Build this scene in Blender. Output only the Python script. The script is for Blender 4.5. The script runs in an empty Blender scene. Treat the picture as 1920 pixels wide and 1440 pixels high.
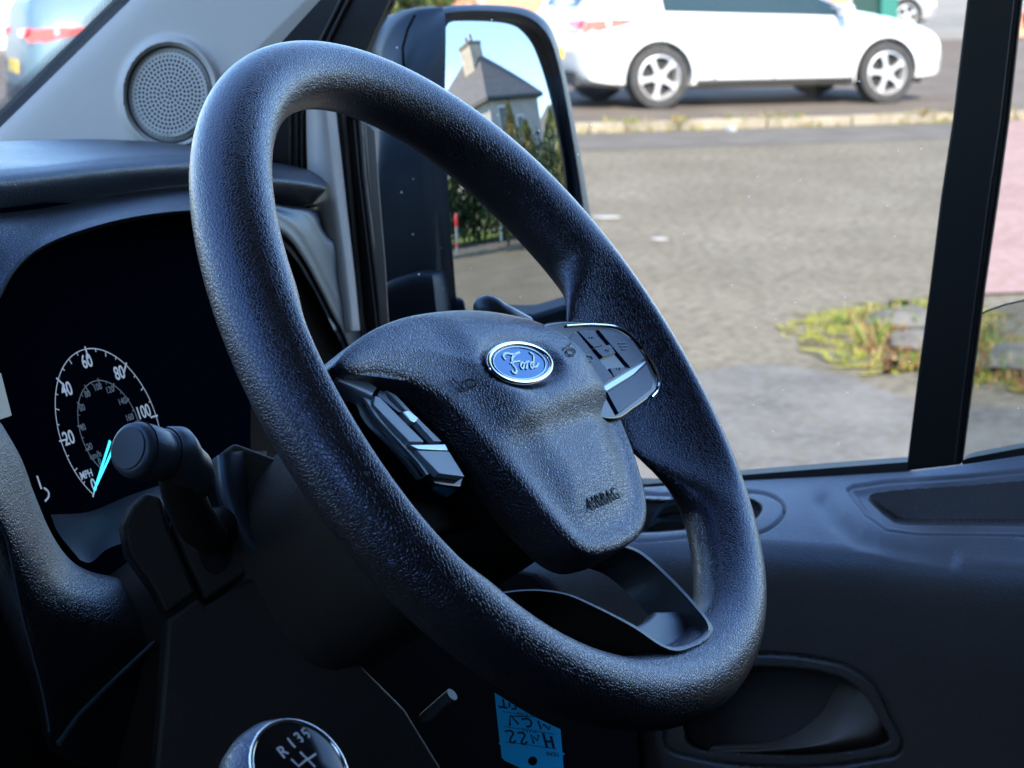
import bpy, bmesh, math, random
import numpy as np
from mathutils import Vector, Matrix
random.seed(7); RNG = np.random.default_rng(11)
sc = bpy.context.scene
V = lambda *a: np.array(a, float)

# ------------------------------------------------------------------ camera
FPX = 4270.0; PIT = math.radians(10.8); AL = math.radians(23.45)
O = V(0, 0, 1.69)
ZU = V(0, 0, 1); FH = V(math.cos(AL), math.sin(AL), 0); RT = V(math.sin(AL), -math.cos(AL), 0)
CF = FH*math.cos(PIT) - ZU*math.sin(PIT); CD = -(ZU*math.cos(PIT) + FH*math.sin(PIT))
cam_d = bpy.data.cameras.new('camera'); cam = bpy.data.objects.new('camera', cam_d)
sc.collection.objects.link(cam); sc.camera = cam
cam.matrix_world = Matrix([[RT[0], -CD[0], -CF[0], O[0]], [RT[1], -CD[1], -CF[1], O[1]],
                           [RT[2], -CD[2], -CF[2], O[2]], [0, 0, 0, 1]])
cam_d.sensor_width = 36; cam_d.lens = 36*FPX/1920; cam_d.clip_start = 0.05; cam_d.clip_end = 800
cam_d.dof.use_dof = True; cam_d.dof.focus_distance = 1.06; cam_d.dof.aperture_fstop = 27.0

# ------------------------------------------------------------------ world, sun
SUN_EL = math.radians(36); SUN_DIR = V(-0.80, -0.60, 0)   # towards the sun, horizontally
w = bpy.data.worlds.new('World'); sc.world = w; w.use_nodes = True
nt = w.node_tree; nt.nodes.clear()
out = nt.nodes.new('ShaderNodeOutputWorld'); bg = nt.nodes.new('ShaderNodeBackground')
sky = nt.nodes.new('ShaderNodeTexSky'); sky.sky_type = 'NISHITA'; sky.sun_disc = False
sky.sun_elevation = SUN_EL; sky.sun_rotation = math.atan2(SUN_DIR[0], SUN_DIR[1])
sky.air_density = 1.0; sky.dust_density = 0.2; sky.ozone_density = 5
tc = nt.nodes.new('ShaderNodeTexCoord'); mp = nt.nodes.new('ShaderNodeMapping'); mp.inputs['Scale'].default_value = (1, 1, 2.6)
no = nt.nodes.new('ShaderNodeTexNoise'); no.inputs['Scale'].default_value = 2.2; no.inputs['Detail'].default_value = 7; no.inputs['Roughness'].default_value = .55
rp = nt.nodes.new('ShaderNodeValToRGB'); rp.color_ramp.elements[0].position = .54; rp.color_ramp.elements[1].position = .80
rp.color_ramp.elements[1].color = (.5, .5, .5, 1)
mx = nt.nodes.new('ShaderNodeMixRGB'); mx.inputs['Color2'].default_value = (4.5, 5.2, 6.4, 1)
L = nt.links.new
L(tc.outputs['Generated'], mp.inputs['Vector']); L(mp.outputs['Vector'], no.inputs['Vector']); L(no.outputs['Fac'], rp.inputs['Fac'])
L(rp.outputs['Color'], mx.inputs['Fac']); L(sky.outputs['Color'], mx.inputs['Color1'])
L(mx.outputs['Color'], bg.inputs['Color']); bg.inputs['Strength'].default_value = 0.15; L(bg.outputs['Background'], out.inputs['Surface'])
sd = bpy.data.lights.new('sun', 'SUN'); sd.energy = 3.2; sd.angle = math.radians(.5); sd.color = (1, .88, .72)
so = bpy.data.objects.new('sun', sd); sc.collection.objects.link(so)
sv = SUN_DIR*math.cos(SUN_EL) + ZU*math.sin(SUN_EL)
so.rotation_euler = Vector(sv).to_track_quat('Z', 'Y').to_euler(); so.location = (-20, -20, 20)
sc.view_settings.view_transform = 'Standard'; sc.view_settings.look = 'None'
sc.view_settings.gamma = 1; sc.view_settings.exposure = 2.4
sc.cycles.max_bounces = 10; sc.cycles.transparent_max_bounces = 16; sc.cycles.caustics_reflective = False
sc.cycles.sample_clamp_indirect = 6

# ------------------------------------------------------------------ pixel -> place helpers (photo pixels, 1920 wide)
def ray(px, py): return RT*((px-960)/FPX) + CD*((py-720)/FPX) + CF
def at(px, py, d): return O + ray(px, py)*d
def pl(px, py, P0, N):
    r = ray(px, py); return O + r*(np.dot(P0-O, N)/np.dot(r, N))
def onX(px, py, x): r = ray(px, py); return O + r*(x/r[0])
def onY(px, py, y): r = ray(px, py); return O + r*(y/r[1])
def onZ(px, py, z=0.): r = ray(px, py); return O + r*((z-O[2])/r[2])
def proj(Q):
    v = np.asarray(Q, float)-O; z = v@CF; return 960+FPX*(v@RT)/z, 720+FPX*(v@CD)/z

# ------------------------------------------------------------------ materials
def newmat(name):
    m = bpy.data.materials.new(name); m.use_nodes = True
    n = m.node_tree; b = n.nodes['Principled BSDF']; return m, n, b
def plain(name, col, rough=.5, metal=0, spec=.5, emit=None, es=0, coat=0, tint=(1, 1, 1)):
    m, n, b = newmat(name); b.inputs['Base Color'].default_value = (*col, 1); b.inputs['Roughness'].default_value = rough
    b.inputs['Metallic'].default_value = metal; b.inputs['Specular IOR Level'].default_value = spec
    b.inputs['Specular Tint'].default_value = (*tint, 1); b.inputs['Coat Weight'].default_value = coat; b.inputs['Coat Roughness'].default_value = .05
    if emit: b.inputs['Emission Color'].default_value = (*emit, 1); b.inputs['Emission Strength'].default_value = es
    return m
def grain(name, col, rough=.45, cell=520, depth=.0006, strength=.7, spec=.5, kind='leather', var=.25, dust=0, tint=(.40, .65, 1)):
    m, n, b = newmat(name); N = n.nodes.new; Lk = n.links.new
    b.inputs['Specular IOR Level'].default_value = spec; b.inputs['Specular Tint'].default_value = (*tint, 1)  # default tint puts the sky's blue into the reflections
    t = N('ShaderNodeTexCoord'); wn = N('ShaderNodeTexNoise'); wn.inputs['Scale'].default_value = cell*.45; wn.inputs['Detail'].default_value = 2
    va = N('ShaderNodeVectorMath'); va.operation = 'MULTIPLY_ADD'; s = 1.0/cell
    va.inputs[1].default_value = (s, s, s); Lk(wn.outputs['Color'], va.inputs[0]); Lk(t.outputs['Object'], va.inputs[2]); Lk(t.outputs['Object'], wn.inputs['Vector'])
    if kind == 'leather':
        vo = N('ShaderNodeTexVoronoi'); vo.feature = 'DISTANCE_TO_EDGE'; vo.inputs['Scale'].default_value = cell
        Lk(va.outputs[0], vo.inputs['Vector'])
        cr = N('ShaderNodeMapRange'); cr.inputs['From Max'].default_value = .20; cr.interpolation_type = 'SMOOTHSTEP'; Lk(vo.outputs['Distance'], cr.inputs['Value'])
        h = cr.outputs['Result']
    else:
        vo = N('ShaderNodeTexNoise'); vo.inputs['Scale'].default_value = cell; vo.inputs['Detail'].default_value = 3; Lk(t.outputs['Object'], vo.inputs['Vector'])
        h = vo.outputs['Fac']
    bp = N('ShaderNodeBump'); bp.inputs['Distance'].default_value = depth; bp.inputs['Strength'].default_value = strength
    Lk(h, bp.inputs['Height']); Lk(bp.outputs['Normal'], b.inputs['Normal'])
    lo = N('ShaderNodeTexNoise'); lo.inputs['Scale'].default_value = 14; lo.inputs['Detail'].default_value = 5; Lk(t.outputs['Object'], lo.inputs['Vector'])
    rr = N('ShaderNodeMapRange'); rr.inputs['To Min'].default_value = rough-.07; rr.inputs['To Max'].default_value = rough+.09
    Lk(lo.outputs['Fac'], rr.inputs['Value']); Lk(rr.outputs['Result'], b.inputs['Roughness'])
    mc = N('ShaderNodeMixRGB'); mc.inputs['Color1'].default_value = (*[c*(1-var) for c in col], 1); mc.inputs['Color2'].default_value = (*[c*(1+var) for c in col], 1)
    Lk(lo.outputs['Fac'], mc.inputs['Fac'])
    last = mc.outputs['Color']
    if dust:
        dn = N('ShaderNodeTexNoise'); dn.inputs['Scale'].default_value = 900; dn.inputs['Detail'].default_value = 1; Lk(t.outputs['Object'], dn.inputs['Vector'])
        dr = N('ShaderNodeMapRange'); dr.inputs['From Min'].default_value = .74; dr.inputs['From Max'].default_value = .80; dr.inputs['To Max'].default_value = dust
        Lk(dn.outputs['Fac'], dr.inputs['Value']); m2 = N('ShaderNodeMixRGB'); m2.inputs['Color2'].default_value = (.45, .43, .40, 1)
        Lk(dr.outputs['Result'], m2.inputs['Fac']); Lk(last, m2.inputs['Color1']); last = m2.outputs['Color']
    Lk(last, b.inputs['Base Color'])
    return m
def noisy(name, stops, scale=5, rough=.9, detail=6, bump=0, bscale=60, bdist=.01, second=None, sscale=60, samt=.3, spec=.12):
    m, n, b = newmat(name); N = n.nodes.new; Lk = n.links.new
    t = N('ShaderNodeTexCoord'); no = N('ShaderNodeTexNoise'); no.inputs['Scale'].default_value = scale; no.inputs['Detail'].default_value = detail
    Lk(t.outputs['Object'], no.inputs['Vector']); r = N('ShaderNodeValToRGB'); el = r.color_ramp.elements
    while len(el) < len(stops): el.new(.5)
    for e, (p, c) in zip(el, stops): e.position = p; e.color = (*c, 1)
    Lk(no.outputs['Fac'], r.inputs['Fac']); last = r.outputs['Color']
    if second:
        n2 = N('ShaderNodeTexNoise'); n2.inputs['Scale'].default_value = sscale; n2.inputs['Detail'].default_value = 4; Lk(t.outputs['Object'], n2.inputs['Vector'])
        mr = N('ShaderNodeMapRange'); mr.inputs['From Min'].default_value = .45; mr.inputs['From Max'].default_value = .62; mr.inputs['To Max'].default_value = samt
        Lk(n2.outputs['Fac'], mr.inputs['Value']); mm = N('ShaderNodeMixRGB'); mm.inputs['Color2'].default_value = (*second, 1)
        Lk(mr.outputs['Result'], mm.inputs['Fac']); Lk(last, mm.inputs['Color1']); last = mm.outputs['Color']
    Lk(last, b.inputs['Base Color']); b.inputs['Roughness'].default_value = rough; b.inputs['Specular IOR Level'].default_value = spec
    if bump:
        n3 = N('ShaderNodeTexNoise'); n3.inputs['Scale'].default_value = bscale; n3.inputs['Detail'].default_value = 4; Lk(t.outputs['Object'], n3.inputs['Vector'])
        bp = N('ShaderNodeBump'); bp.inputs['Strength'].default_value = bump; bp.inputs['Distance'].default_value = bdist
        Lk(n3.outputs['Fac'], bp.inputs['Height']); Lk(bp.outputs['Normal'], b.inputs['Normal'])
    return m
def brickmat(name, c1, c2, mortar, scale, bw=.5, rh=.25, axis='XZ', ms=.015):
    m, n, b = newmat(name); N = n.nodes.new; Lk = n.links.new
    t = N('ShaderNodeTexCoord'); br = N('ShaderNodeTexBrick'); br.inputs['Scale'].default_value = scale
    br.inputs['Color1'].default_value = (*c1, 1); br.inputs['Color2'].default_value = (*c2, 1); br.inputs['Mortar'].default_value = (*mortar, 1)
    br.inputs['Brick Width'].default_value = bw; br.inputs['Row Height'].default_value = rh; br.inputs['Mortar Size'].default_value = ms
    sx = N('ShaderNodeSeparateXYZ'); cx = N('ShaderNodeCombineXYZ'); ad = N('ShaderNodeMath'); ad.operation = 'ADD'
    Lk(t.outputs['Object'], sx.inputs[0]); Lk(sx.outputs['X'], ad.inputs[0]); Lk(sx.outputs['Y'], ad.inputs[1])
    Lk(ad.outputs[0], cx.inputs['X']); Lk(sx.outputs['Z'], cx.inputs['Y']); Lk(cx.outputs[0], br.inputs['Vector'])
    Lk(br.outputs['Color'], b.inputs['Base Color']); b.inputs['Roughness'].default_value = .9
    return m
def glassmat(name, tint=(.975, .975, .97), specks=0.0, refl=1.0):
    m = bpy.data.materials.new(name); m.use_nodes = True; n = m.node_tree; n.nodes.clear(); N = n.nodes.new; Lk = n.links.new
    o = N('ShaderNodeOutputMaterial'); tr = N('ShaderNodeBsdfTransparent'); tr.inputs['Color'].default_value = (*tint, 1)
    gl = N('ShaderNodeBsdfGlossy'); gl.inputs['Roughness'].default_value = 0.0
    lw = N('ShaderNodeLayerWeight'); lw.inputs['Blend'].default_value = .5; pw = N('ShaderNodeMath'); pw.operation = 'POWER'; pw.inputs[1].default_value = 5; Lk(lw.outputs['Facing'], pw.inputs[0])
    ml = N('ShaderNodeMath'); ml.operation = 'MULTIPLY_ADD'; ml.inputs[1].default_value = .9*refl; ml.inputs[2].default_value = .02*refl; Lk(pw.outputs[0], ml.inputs[0])
    mxs = N('ShaderNodeMixShader'); Lk(ml.outputs[0], mxs.inputs['Fac']); Lk(tr.outputs[0], mxs.inputs[1]); Lk(gl.outputs[0], mxs.inputs[2])
    last = mxs.outputs[0]
    if specks:
        t = N('ShaderNodeTexCoord'); vo = N('ShaderNodeTexVoronoi'); vo.inputs['Scale'].default_value = 55; vo.inputs['Randomness'].default_value = 1
        Lk(t.outputs['Object'], vo.inputs['Vector'])
        lt = N('ShaderNodeMath'); lt.operation = 'LESS_THAN'; lt.inputs[1].default_value = .035; Lk(vo.outputs['Distance'], lt.inputs[0])
        cm = N('ShaderNodeMath'); cm.operation = 'MULTIPLY'; cm.inputs[1].default_value = specks; Lk(lt.outputs[0], cm.inputs[0])
        df = N('ShaderNodeBsdfTranslucent'); df.inputs['Color'].default_value = (.8, .8, .78, 1)
        m2 = N('ShaderNodeMixShader'); Lk(cm.outputs[0], m2.inputs['Fac']); Lk(last, m2.inputs[1]); Lk(df.outputs[0], m2.inputs[2]); last = m2.outputs[0]
    Lk(last, o.inputs['Surface']); return m

M = {}
M['leather'] = grain('wheel_leather_grain', (.020, .018, .020), rough=.30, cell=590, depth=.00034, strength=.44, spec=1.0, tint=(.46, .61, 1))
M['cover'] = grain('airbag_cover_grain', (.023, .021, .023), rough=.32, cell=560, depth=.00034, strength=.46, spec=1.0, tint=(.44, .61, 1))
M['dash'] = grain('dash_soft_grain', (.024, .023, .025), rough=.36, cell=560, depth=.0004, strength=.5, spec=.9)
M['trim'] = grain('door_trim_grain', (.105, .084, .068), rough=.38, cell=520, depth=.0003, strength=.4, spec=1.0, dust=.5)
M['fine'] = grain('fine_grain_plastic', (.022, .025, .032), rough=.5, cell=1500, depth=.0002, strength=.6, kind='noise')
M['finelit'] = grain('fine_grain_plastic_lit', (.034, .036, .042), rough=.42, cell=1300, depth=.0002, strength=.6, kind='noise', spec=.85)  # lighter copy of the fine plastic, for faces that catch light
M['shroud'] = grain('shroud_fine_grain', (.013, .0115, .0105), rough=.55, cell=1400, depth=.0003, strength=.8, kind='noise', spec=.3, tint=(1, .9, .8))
M['black'] = plain('matt_black_plastic', (.011, .010, .009), .55, spec=.2)
M['rubber'] = plain('black_rubber_seal', (.008, .008, .009), .6)
M['gloss'] = plain('gloss_black_plastic', (.006, .007, .012), .14, spec=.5)
M['button'] = plain('satin_button_plastic', (.008, .014, .05), .26, spec=.28, tint=(.45, .6, 1))
M['buttonl'] = plain('satin_silver_blue_plastic', (.24, .34, .46), .30, spec=.7)
M['silver'] = plain('satin_silver', (.50, .60, .70), .28, metal=.8)
M['chrome'] = plain('chrome', (.80, .84, .88), .10, metal=1)
M['dark'] = plain('dark_void_plastic', (.006, .006, .007), .8, spec=.1)
M['grey'] = grain('pale_grey_trim', (.52, .49, .455), rough=.62, cell=1500, depth=.0002, strength=.5, kind='noise', var=.06, tint=(.8,.9,1))
M['greyd'] = grain('grey_grille_plastic', (.52, .52, .50), rough=.6, cell=1500, depth=.0001, strength=.3, kind='noise', var=.05, tint=(1,1,1))
M['headliner'] = plain('pale_roof_lining', (.42, .41, .40), .9)
M['seatfab'] = noisy('dark_seat_fabric', [(.3, (.02, .02, .022)), (.7, (.035, .035, .04))], scale=300)
M['print'] = plain('gauge_print', (.45, .50, .58), .6, emit=(.55, .65, .8), es=.055)
M['printdim'] = plain('gauge_print_dim', (.15, .17, .20), .6, emit=(.4, .45, .55), es=.012)
M['cyan'] = plain('cyan_needle', (.02, .50, .65), .4, emit=(.02, .55, .75), es=.45)
M['badge'] = plain('badge_blue_enamel', (.01, .12, .30), .16, metal=.55)
M['script'] = plain('badge_silver_script', (.80, .95, 1.0), .30, metal=.3)
M['tag'] = plain('blue_tag_card', (.01, .58, 1.0), .5)
M['ink'] = plain('marker_ink', (.004, .02, .07), .6)
M['icon'] = plain('button_icon_print', (.18, .22, .34), .5)
M['iconw'] = plain('white_print', (.75, .8, .88), .4)
M['lcd'] = plain('lcd_grey_green', (.10, .12, .11), .3, emit=(.3, .36, .33), es=.06)
M['glass'] = glassmat('window_glass', specks=.7)
M['wglass'] = glassmat('windscreen_glass', specks=.9)
M['dglass'] = glassmat('wet_drop_glass', tint=(.74, .77, .78), specks=1, refl=1.4)
M['mirror'] = plain('mirror_silvering', (.49, .52, .54), 0.0, metal=1)
M['housing'] = grain('mirror_housing_plastic', (.018, .021, .026), rough=.5, cell=900, depth=.0002, strength=.5, kind='noise')

# ------------------------------------------------------------------ object helpers
def link(o, parent=None):
    sc.collection.objects.link(o)
    if parent is not None: o.parent = parent
    return o
def tag(o, label=None, cat=None, group=None, kind=None):
    if label: o['label'] = label
    if cat: o['category'] = cat
    if group: o['group'] = group
    if kind: o['kind'] = kind
    return o
def thing(name, label, cat, loc, group=None):
    o = bpy.data.objects.new(name, None); o.location = tuple(loc); o.empty_display_size = .05; link(o)
    return tag(o, label, cat, group)
def origin(parent):
    p = V(0, 0, 0)
    while parent is not None: p = p + np.array(parent.location); parent = parent.parent
    return p
def part(name, verts, faces, mat, parent=None, smooth=35, mats=None, midx=None, bevel=0, label=None, merge=False, recalc=True):
    og = origin(parent)
    me = bpy.data.meshes.new(name); me.from_pydata([tuple(np.asarray(v, float)-og) for v in verts], [], [tuple(int(i) for i in f) for f in faces])
    for mm in (mats or [mat]): me.materials.append(mm)
    if midx is not None:
        for p, i in zip(me.polygons, midx): p.material_index = i
    if merge or recalc:
        bm = bmesh.new(); bm.from_mesh(me)
        if merge: bmesh.ops.remove_doubles(bm, verts=bm.verts, dist=1e-5)
        if recalc: bmesh.ops.recalc_face_normals(bm, faces=bm.faces)
        bm.to_mesh(me); bm.free()
    if smooth:
        me.polygons.foreach_set('use_smooth', [True]*len(me.polygons)); me.set_sharp_from_angle(angle=math.radians(smooth))
    me.update()
    o = bpy.data.objects.new(name, me); link(o, parent)
    if bevel:
        b = o.modifiers.new('bevel', 'BEVEL'); b.width = bevel; b.segments = 3; b.limit_method = 'ANGLE'; b.angle_limit = math.radians(40)
    if label: o['label'] = label
    return o
class MB:
    def __init__(s): s.v = []; s.f = []; s.m = []; s.pc = []
    def add(s, v, f, mi=0):
        n = len(s.v); s.pc.append((n, n+len(v), len(s.f), len(s.f)+len(f))); s.v += [np.asarray(p, float) for p in v]; s.f += [tuple(n+i for i in q) for q in f]; s.m += [mi]*len(f); return s
    def prism(s, poly, ext, mi=0):
        p = [np.asarray(q, float) for q in poly]; n = len(p); e = np.asarray(ext, float)
        s.add(p + [q+e for q in p], [tuple(range(n)), tuple(range(2*n-1, n-1, -1))] + [(i, (i+1) % n, (i+1) % n+n, i+n) for i in range(n)], mi); return s
    def box(s, c, half, ax=None, mi=0):
        ax = ax or (V(1, 0, 0), V(0, 1, 0), V(0, 0, 1)); c = np.asarray(c, float)
        q = [c+ax[0]*half[0]*i+ax[1]*half[1]*j-ax[2]*half[2] for i, j in ((-1, -1), (1, -1), (1, 1), (-1, 1))]
        return s.prism(q, ax[2]*2*half[2], mi)
    def tube(s, path, rad, seg=10, closed=False, mi=0, caps=True):
        p = [np.asarray(q, float) for q in path]; n = len(p); r = rad if hasattr(rad, '__len__') else [rad]*n
        vs = []; ref = None
        for i in range(n):
            d = (p[(i+1) % n]-p[i-1]) if closed else (p[min(i+1, n-1)]-p[max(i-1, 0)])
            d = d/(np.linalg.norm(d)+1e-12)
            if ref is None: ref = np.cross(d, V(.31, .2, .93)); 
            ref = ref-d*(ref@d); ref /= np.linalg.norm(ref); b = np.cross(d, ref)
            vs += [p[i]+(ref*math.cos(t)+b*math.sin(t))*r[i] for t in np.linspace(0, 2*math.pi, seg, endpoint=False)]
        fs = []
        for i in range(n if closed else n-1):
            for k in range(seg):
                a = i*seg+k; b2 = i*seg+(k+1) % seg; c = ((i+1) % n)*seg
                fs.append((a, b2, c+(k+1) % seg, c+k))
        if caps and not closed: fs += [tuple(range(seg))[::-1], tuple((n-1)*seg+k for k in range(seg))]
        return s.add(vs, fs, mi)
    def build_each(s, name, mat, parent=None, **k):
        out_ = None
        for i, (v0, v1, f0_, f1_) in enumerate(s.pc): out_ = part(name, s.v[v0:v1], [tuple(q-v0 for q in f) for f in s.f[f0_:f1_]], mat, parent, **k)
        return out_
    def build(s, name, mat, parent=None, **k):
        if isinstance(mat, (list, tuple)): return part(name, s.v, s.f, None, parent, mats=list(mat), midx=s.m, **k)
        return part(name, s.v, s.f, mat, parent, **k)
def catmull(pts, n, closed=False):
    P = np.array(pts, float); m = len(P)
    if closed: Q = np.vstack([P[-1:], P, P[:2]]); segs = m
    else: Q = np.vstack([2*P[:1]-P[1:2], P, 2*P[-1:]-P[-2:-1]]); segs = m-1
    dense = []
    for i in range(segs):
        p0, p1, p2, p3 = Q[i:i+4]
        # centripetal parametrisation
        t0 = 0; t1 = t0+max(np.linalg.norm(p1-p0), 1e-9)**.5; t2 = t1+max(np.linalg.norm(p2-p1), 1e-9)**.5; t3 = t2+max(np.linalg.norm(p3-p2), 1e-9)**.5
        for t in np.linspace(t1, t2, 14, endpoint=False):
            A1 = (t1-t)/(t1-t0)*p0+(t-t0)/(t1-t0)*p1; A2 = (t2-t)/(t2-t1)*p1+(t-t1)/(t2-t1)*p2; A3 = (t3-t)/(t3-t2)*p2+(t-t2)/(t3-t2)*p3
            B1 = (t2-t)/(t2-t0)*A1+(t-t0)/(t2-t0)*A2; B2 = (t3-t)/(t3-t1)*A2+(t-t1)/(t3-t1)*A3
            dense.append((t2-t)/(t2-t1)*B1+(t-t1)/(t2-t1)*B2)
    dense.append(P[0] if closed else P[-1]); D = np.array(dense)
    s = np.concatenate([[0], np.cumsum(np.linalg.norm(np.diff(D, axis=0), axis=1))])
    u = np.linspace(0, s[-1], n, endpoint=not closed)
    return np.stack([np.interp(u, s, D[:, k]) for k in range(D.shape[1])], 1)
def loft(curves, nu=80, nv=6, smoothv=True):
    """curves: lists of 3-D points; returns a grid of points (rows x nu)"""
    C = np.array([catmull(c, nu) for c in curves])
    if not smoothv: return C
    nr = (len(curves)-1)*nv+1; G = np.zeros((nr, nu, 3))
    for j in range(nu):
        col = C[:, j]; m = len(col); Q = np.vstack([2*col[:1]-col[1:2], col, 2*col[-1:]-col[-2:-1]])
        k = 0
        for i in range(m-1):
            p0, p1, p2, p3 = Q[i:i+4]
            for t in np.linspace(0, 1, nv, endpoint=False):
                G[k, j] = .5*((2*p1)+(-p0+p2)*t+(2*p0-5*p1+4*p2-p3)*t*t+(-p0+3*p1-3*p2+p3)*t**3); k += 1
        G[k, j] = col[-1]
    return G
def gridfaces(nr, nc, wrap=False):
    return [(i*nc+j, i*nc+(j+1) % nc, (i+1)*nc+(j+1) % nc, (i+1)*nc+j) for i in range(nr-1) for j in range(nc if wrap else nc-1)]
def gridpart(name, G, mat, parent, **k):
    nr, nc = G.shape[:2]; return part(name, G.reshape(-1, 3), gridfaces(nr, nc), mat, parent, **k)
def thick(name, G, ext, mat, parent, **k):
    """a grid surface closed into a slab by pushing a copy along ext"""
    nr, nc = G.shape[:2]; A = G.reshape(-1, 3); n = nr*nc; f = gridfaces(nr, nc); f2 = [tuple(n+i for i in q[::-1]) for q in f]
    edge = [j for j in range(nc)] + [i*nc+nc-1 for i in range(1, nr)] + [(nr-1)*nc+j for j in range(nc-2, -1, -1)] + [i*nc for i in range(nr-2, 0, -1)]
    rim = [(edge[i], edge[(i+1) % len(edge)], edge[(i+1) % len(edge)]+n, edge[i]+n) for i in range(len(edge))]
    return part(name, np.vstack([A, A+np.asarray(ext)]), f+f2+rim, mat, parent, **k)
def sdpoly(poly, X, Y):
    """signed distance to polygon, negative inside (pixel units)"""
    P = np.array(poly, float); n = len(P); d = np.full(X.shape, 1e18); ins = np.zeros(X.shape, bool)
    for i in range(n):
        a = P[i]; b = P[(i+1) % n]; e = b-a; wx = X-a[0]; wy = Y-a[1]
        t = np.clip((wx*e[0]+wy*e[1])/(e@e+1e-12), 0, 1); d = np.minimum(d, (wx-e[0]*t)**2+(wy-e[1]*t)**2)
        c = ((a[1] > Y) != (b[1] > Y)) & (X < (b[0]-a[0])*(Y-a[1])/(b[1]-a[1]+1e-12)+a[0]); ins ^= c
    return np.where(ins, -1, 1)*np.sqrt(d)
def sm(x): x = np.clip(x, 0, 1); return x*x*(3-2*x)
def spoly(pts, n=80): return catmull(pts, n, closed=True)
def text_mesh(txt, size=1., ext=.0, bold=0, shear=0.):
    cu = bpy.data.curves.new('t', 'FONT'); cu.body = txt; cu.size = size; cu.align_x = 'CENTER'; cu.align_y = 'CENTER'; cu.extrude = ext; cu.offset = bold; cu.shear = shear
    o = bpy.data.objects.new('t', cu); sc.collection.objects.link(o)
    me = bpy.data.meshes.new_from_object(o.evaluated_get(bpy.context.evaluated_depsgraph_get()))
    v = [tuple(q.co) for q in me.vertices]; f = [tuple(p.vertices) for p in me.polygons]
    bpy.data.objects.remove(o); bpy.data.curves.remove(cu); bpy.data.meshes.remove(me); return v, f
def add_text(mb, txt, size, c, ax, ay, mi=0, ext=.0003, bold=0, shear=0):
    v, f = text_mesh(txt, size, ext, bold, shear); az = np.cross(ax, ay)
    mb.add([c+ax*p[0]+ay*p[1]+az*p[2] for p in v], f, mi)
def stroke(mb, pts, wd, n, mi=0, ext=.0004):
    """flat ribbon through 3-D pts on a plane of normal n, slightly raised"""
    p = [np.asarray(q, float) for q in pts]; vs = []
    for i in range(len(p)):
        d = p[min(i+1, len(p)-1)]-p[max(i-1, 0)]; d = d/(np.linalg.norm(d)+1e-12); s = np.cross(n, d)
        ww = wd[i] if hasattr(wd, '__len__') else wd
        vs += [p[i]-s*ww/2, p[i]+s*ww/2, p[i]+s*ww/2+n*ext, p[i]-s*ww/2+n*ext]
    m = len(p); fs = []
    for i in range(m-1):
        a = 4*i; b = a+4
        fs += [(a+k, a+(k+1) % 4, b+(k+1) % 4, b+k) for k in range(4)]
    fs += [(0, 1, 2, 3), (4*m-4, 4*m-3, 4*m-2, 4*m-1)]
    mb.add(vs, fs, mi)
# ================================================================== STEERING WHEEL
WA = V(1, 0, 0); WN = V(0, -.804872, .593448); WB = V(0, .593448, .804872)
CW = V(.968787, .427382, 1.492024)
def Wp(px, py, h=0.): return pl(px, py, CW+WN*h, WN)
def Wl(a, b, h=0.): return CW+WA*a+WB*b+WN*h
def Wprism(mb, poly, h0, h1, mi=0): mb.prism([Wp(x, y, h1) for x, y in poly], WN*(h0-h1), mi); return mb
wheel = thing('steering_wheel', 'dark grained leather steering wheel with airbag hub in the middle of the cab', 'steering wheel', CW)
dR = [-0.00038, -7e-05, 0.00027, 0.00077, -0.00062, -0.00054, -0.00135, -3e-05, 0.00098]
dr = [-7e-05, 0.00053, 1e-05, 0.00053, -0.00046, -0.00018, 0.00047, -5e-05, 0.00027]
def fb(c, p): return c[0]+sum(c[2*k-1]*math.cos(k*p)+c[2*k]*math.sin(k*p) for k in range(1, 5))
def win(p, lo, hi, e):
    d = math.degrees(p); d = (d-(lo+hi)/2+180) % 360-180; hw = (hi-lo)/2
    return float(sm((hw+e/2-abs(d))/e))
NP, NT = 360, 44; vs = []
for i in range(NP):
    p = 2*math.pi*i/NP; R = .172+fb(dR, p); r = .01766+fb(dr, p); e = WA*math.cos(p)+WB*math.sin(p)
    w1 = win(p, -36, 10, 15); w2 = win(p, 163, 203, 16); w3 = win(p, -111, -74, 12)
    for j in range(NT):
        t = 2*math.pi*j/NT; c, s = math.cos(t), math.sin(t)
        oe = r*c; on = r*s
        if c < 0:
            q = abs(c)
            oe -= (.034*w1+.030*w2)*q**4+.003*w3*q**2
            on *= 1-(.62*(w1+w2))*q**2
            on -= (.010*w1+.014*w2)*q**1.5
        vs.append(CW+e*(R+oe)+WN*on)
part('rim', vs, gridfaces(NP+1, NT, True) if False else [((i*NT+j), (i*NT+(j+1) % NT), (((i+1) % NP)*NT+(j+1) % NT), (((i+1) % NP)*NT+j)) for i in range(NP) for j in range(NT)], M['leather'], wheel, smooth=180)

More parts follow.
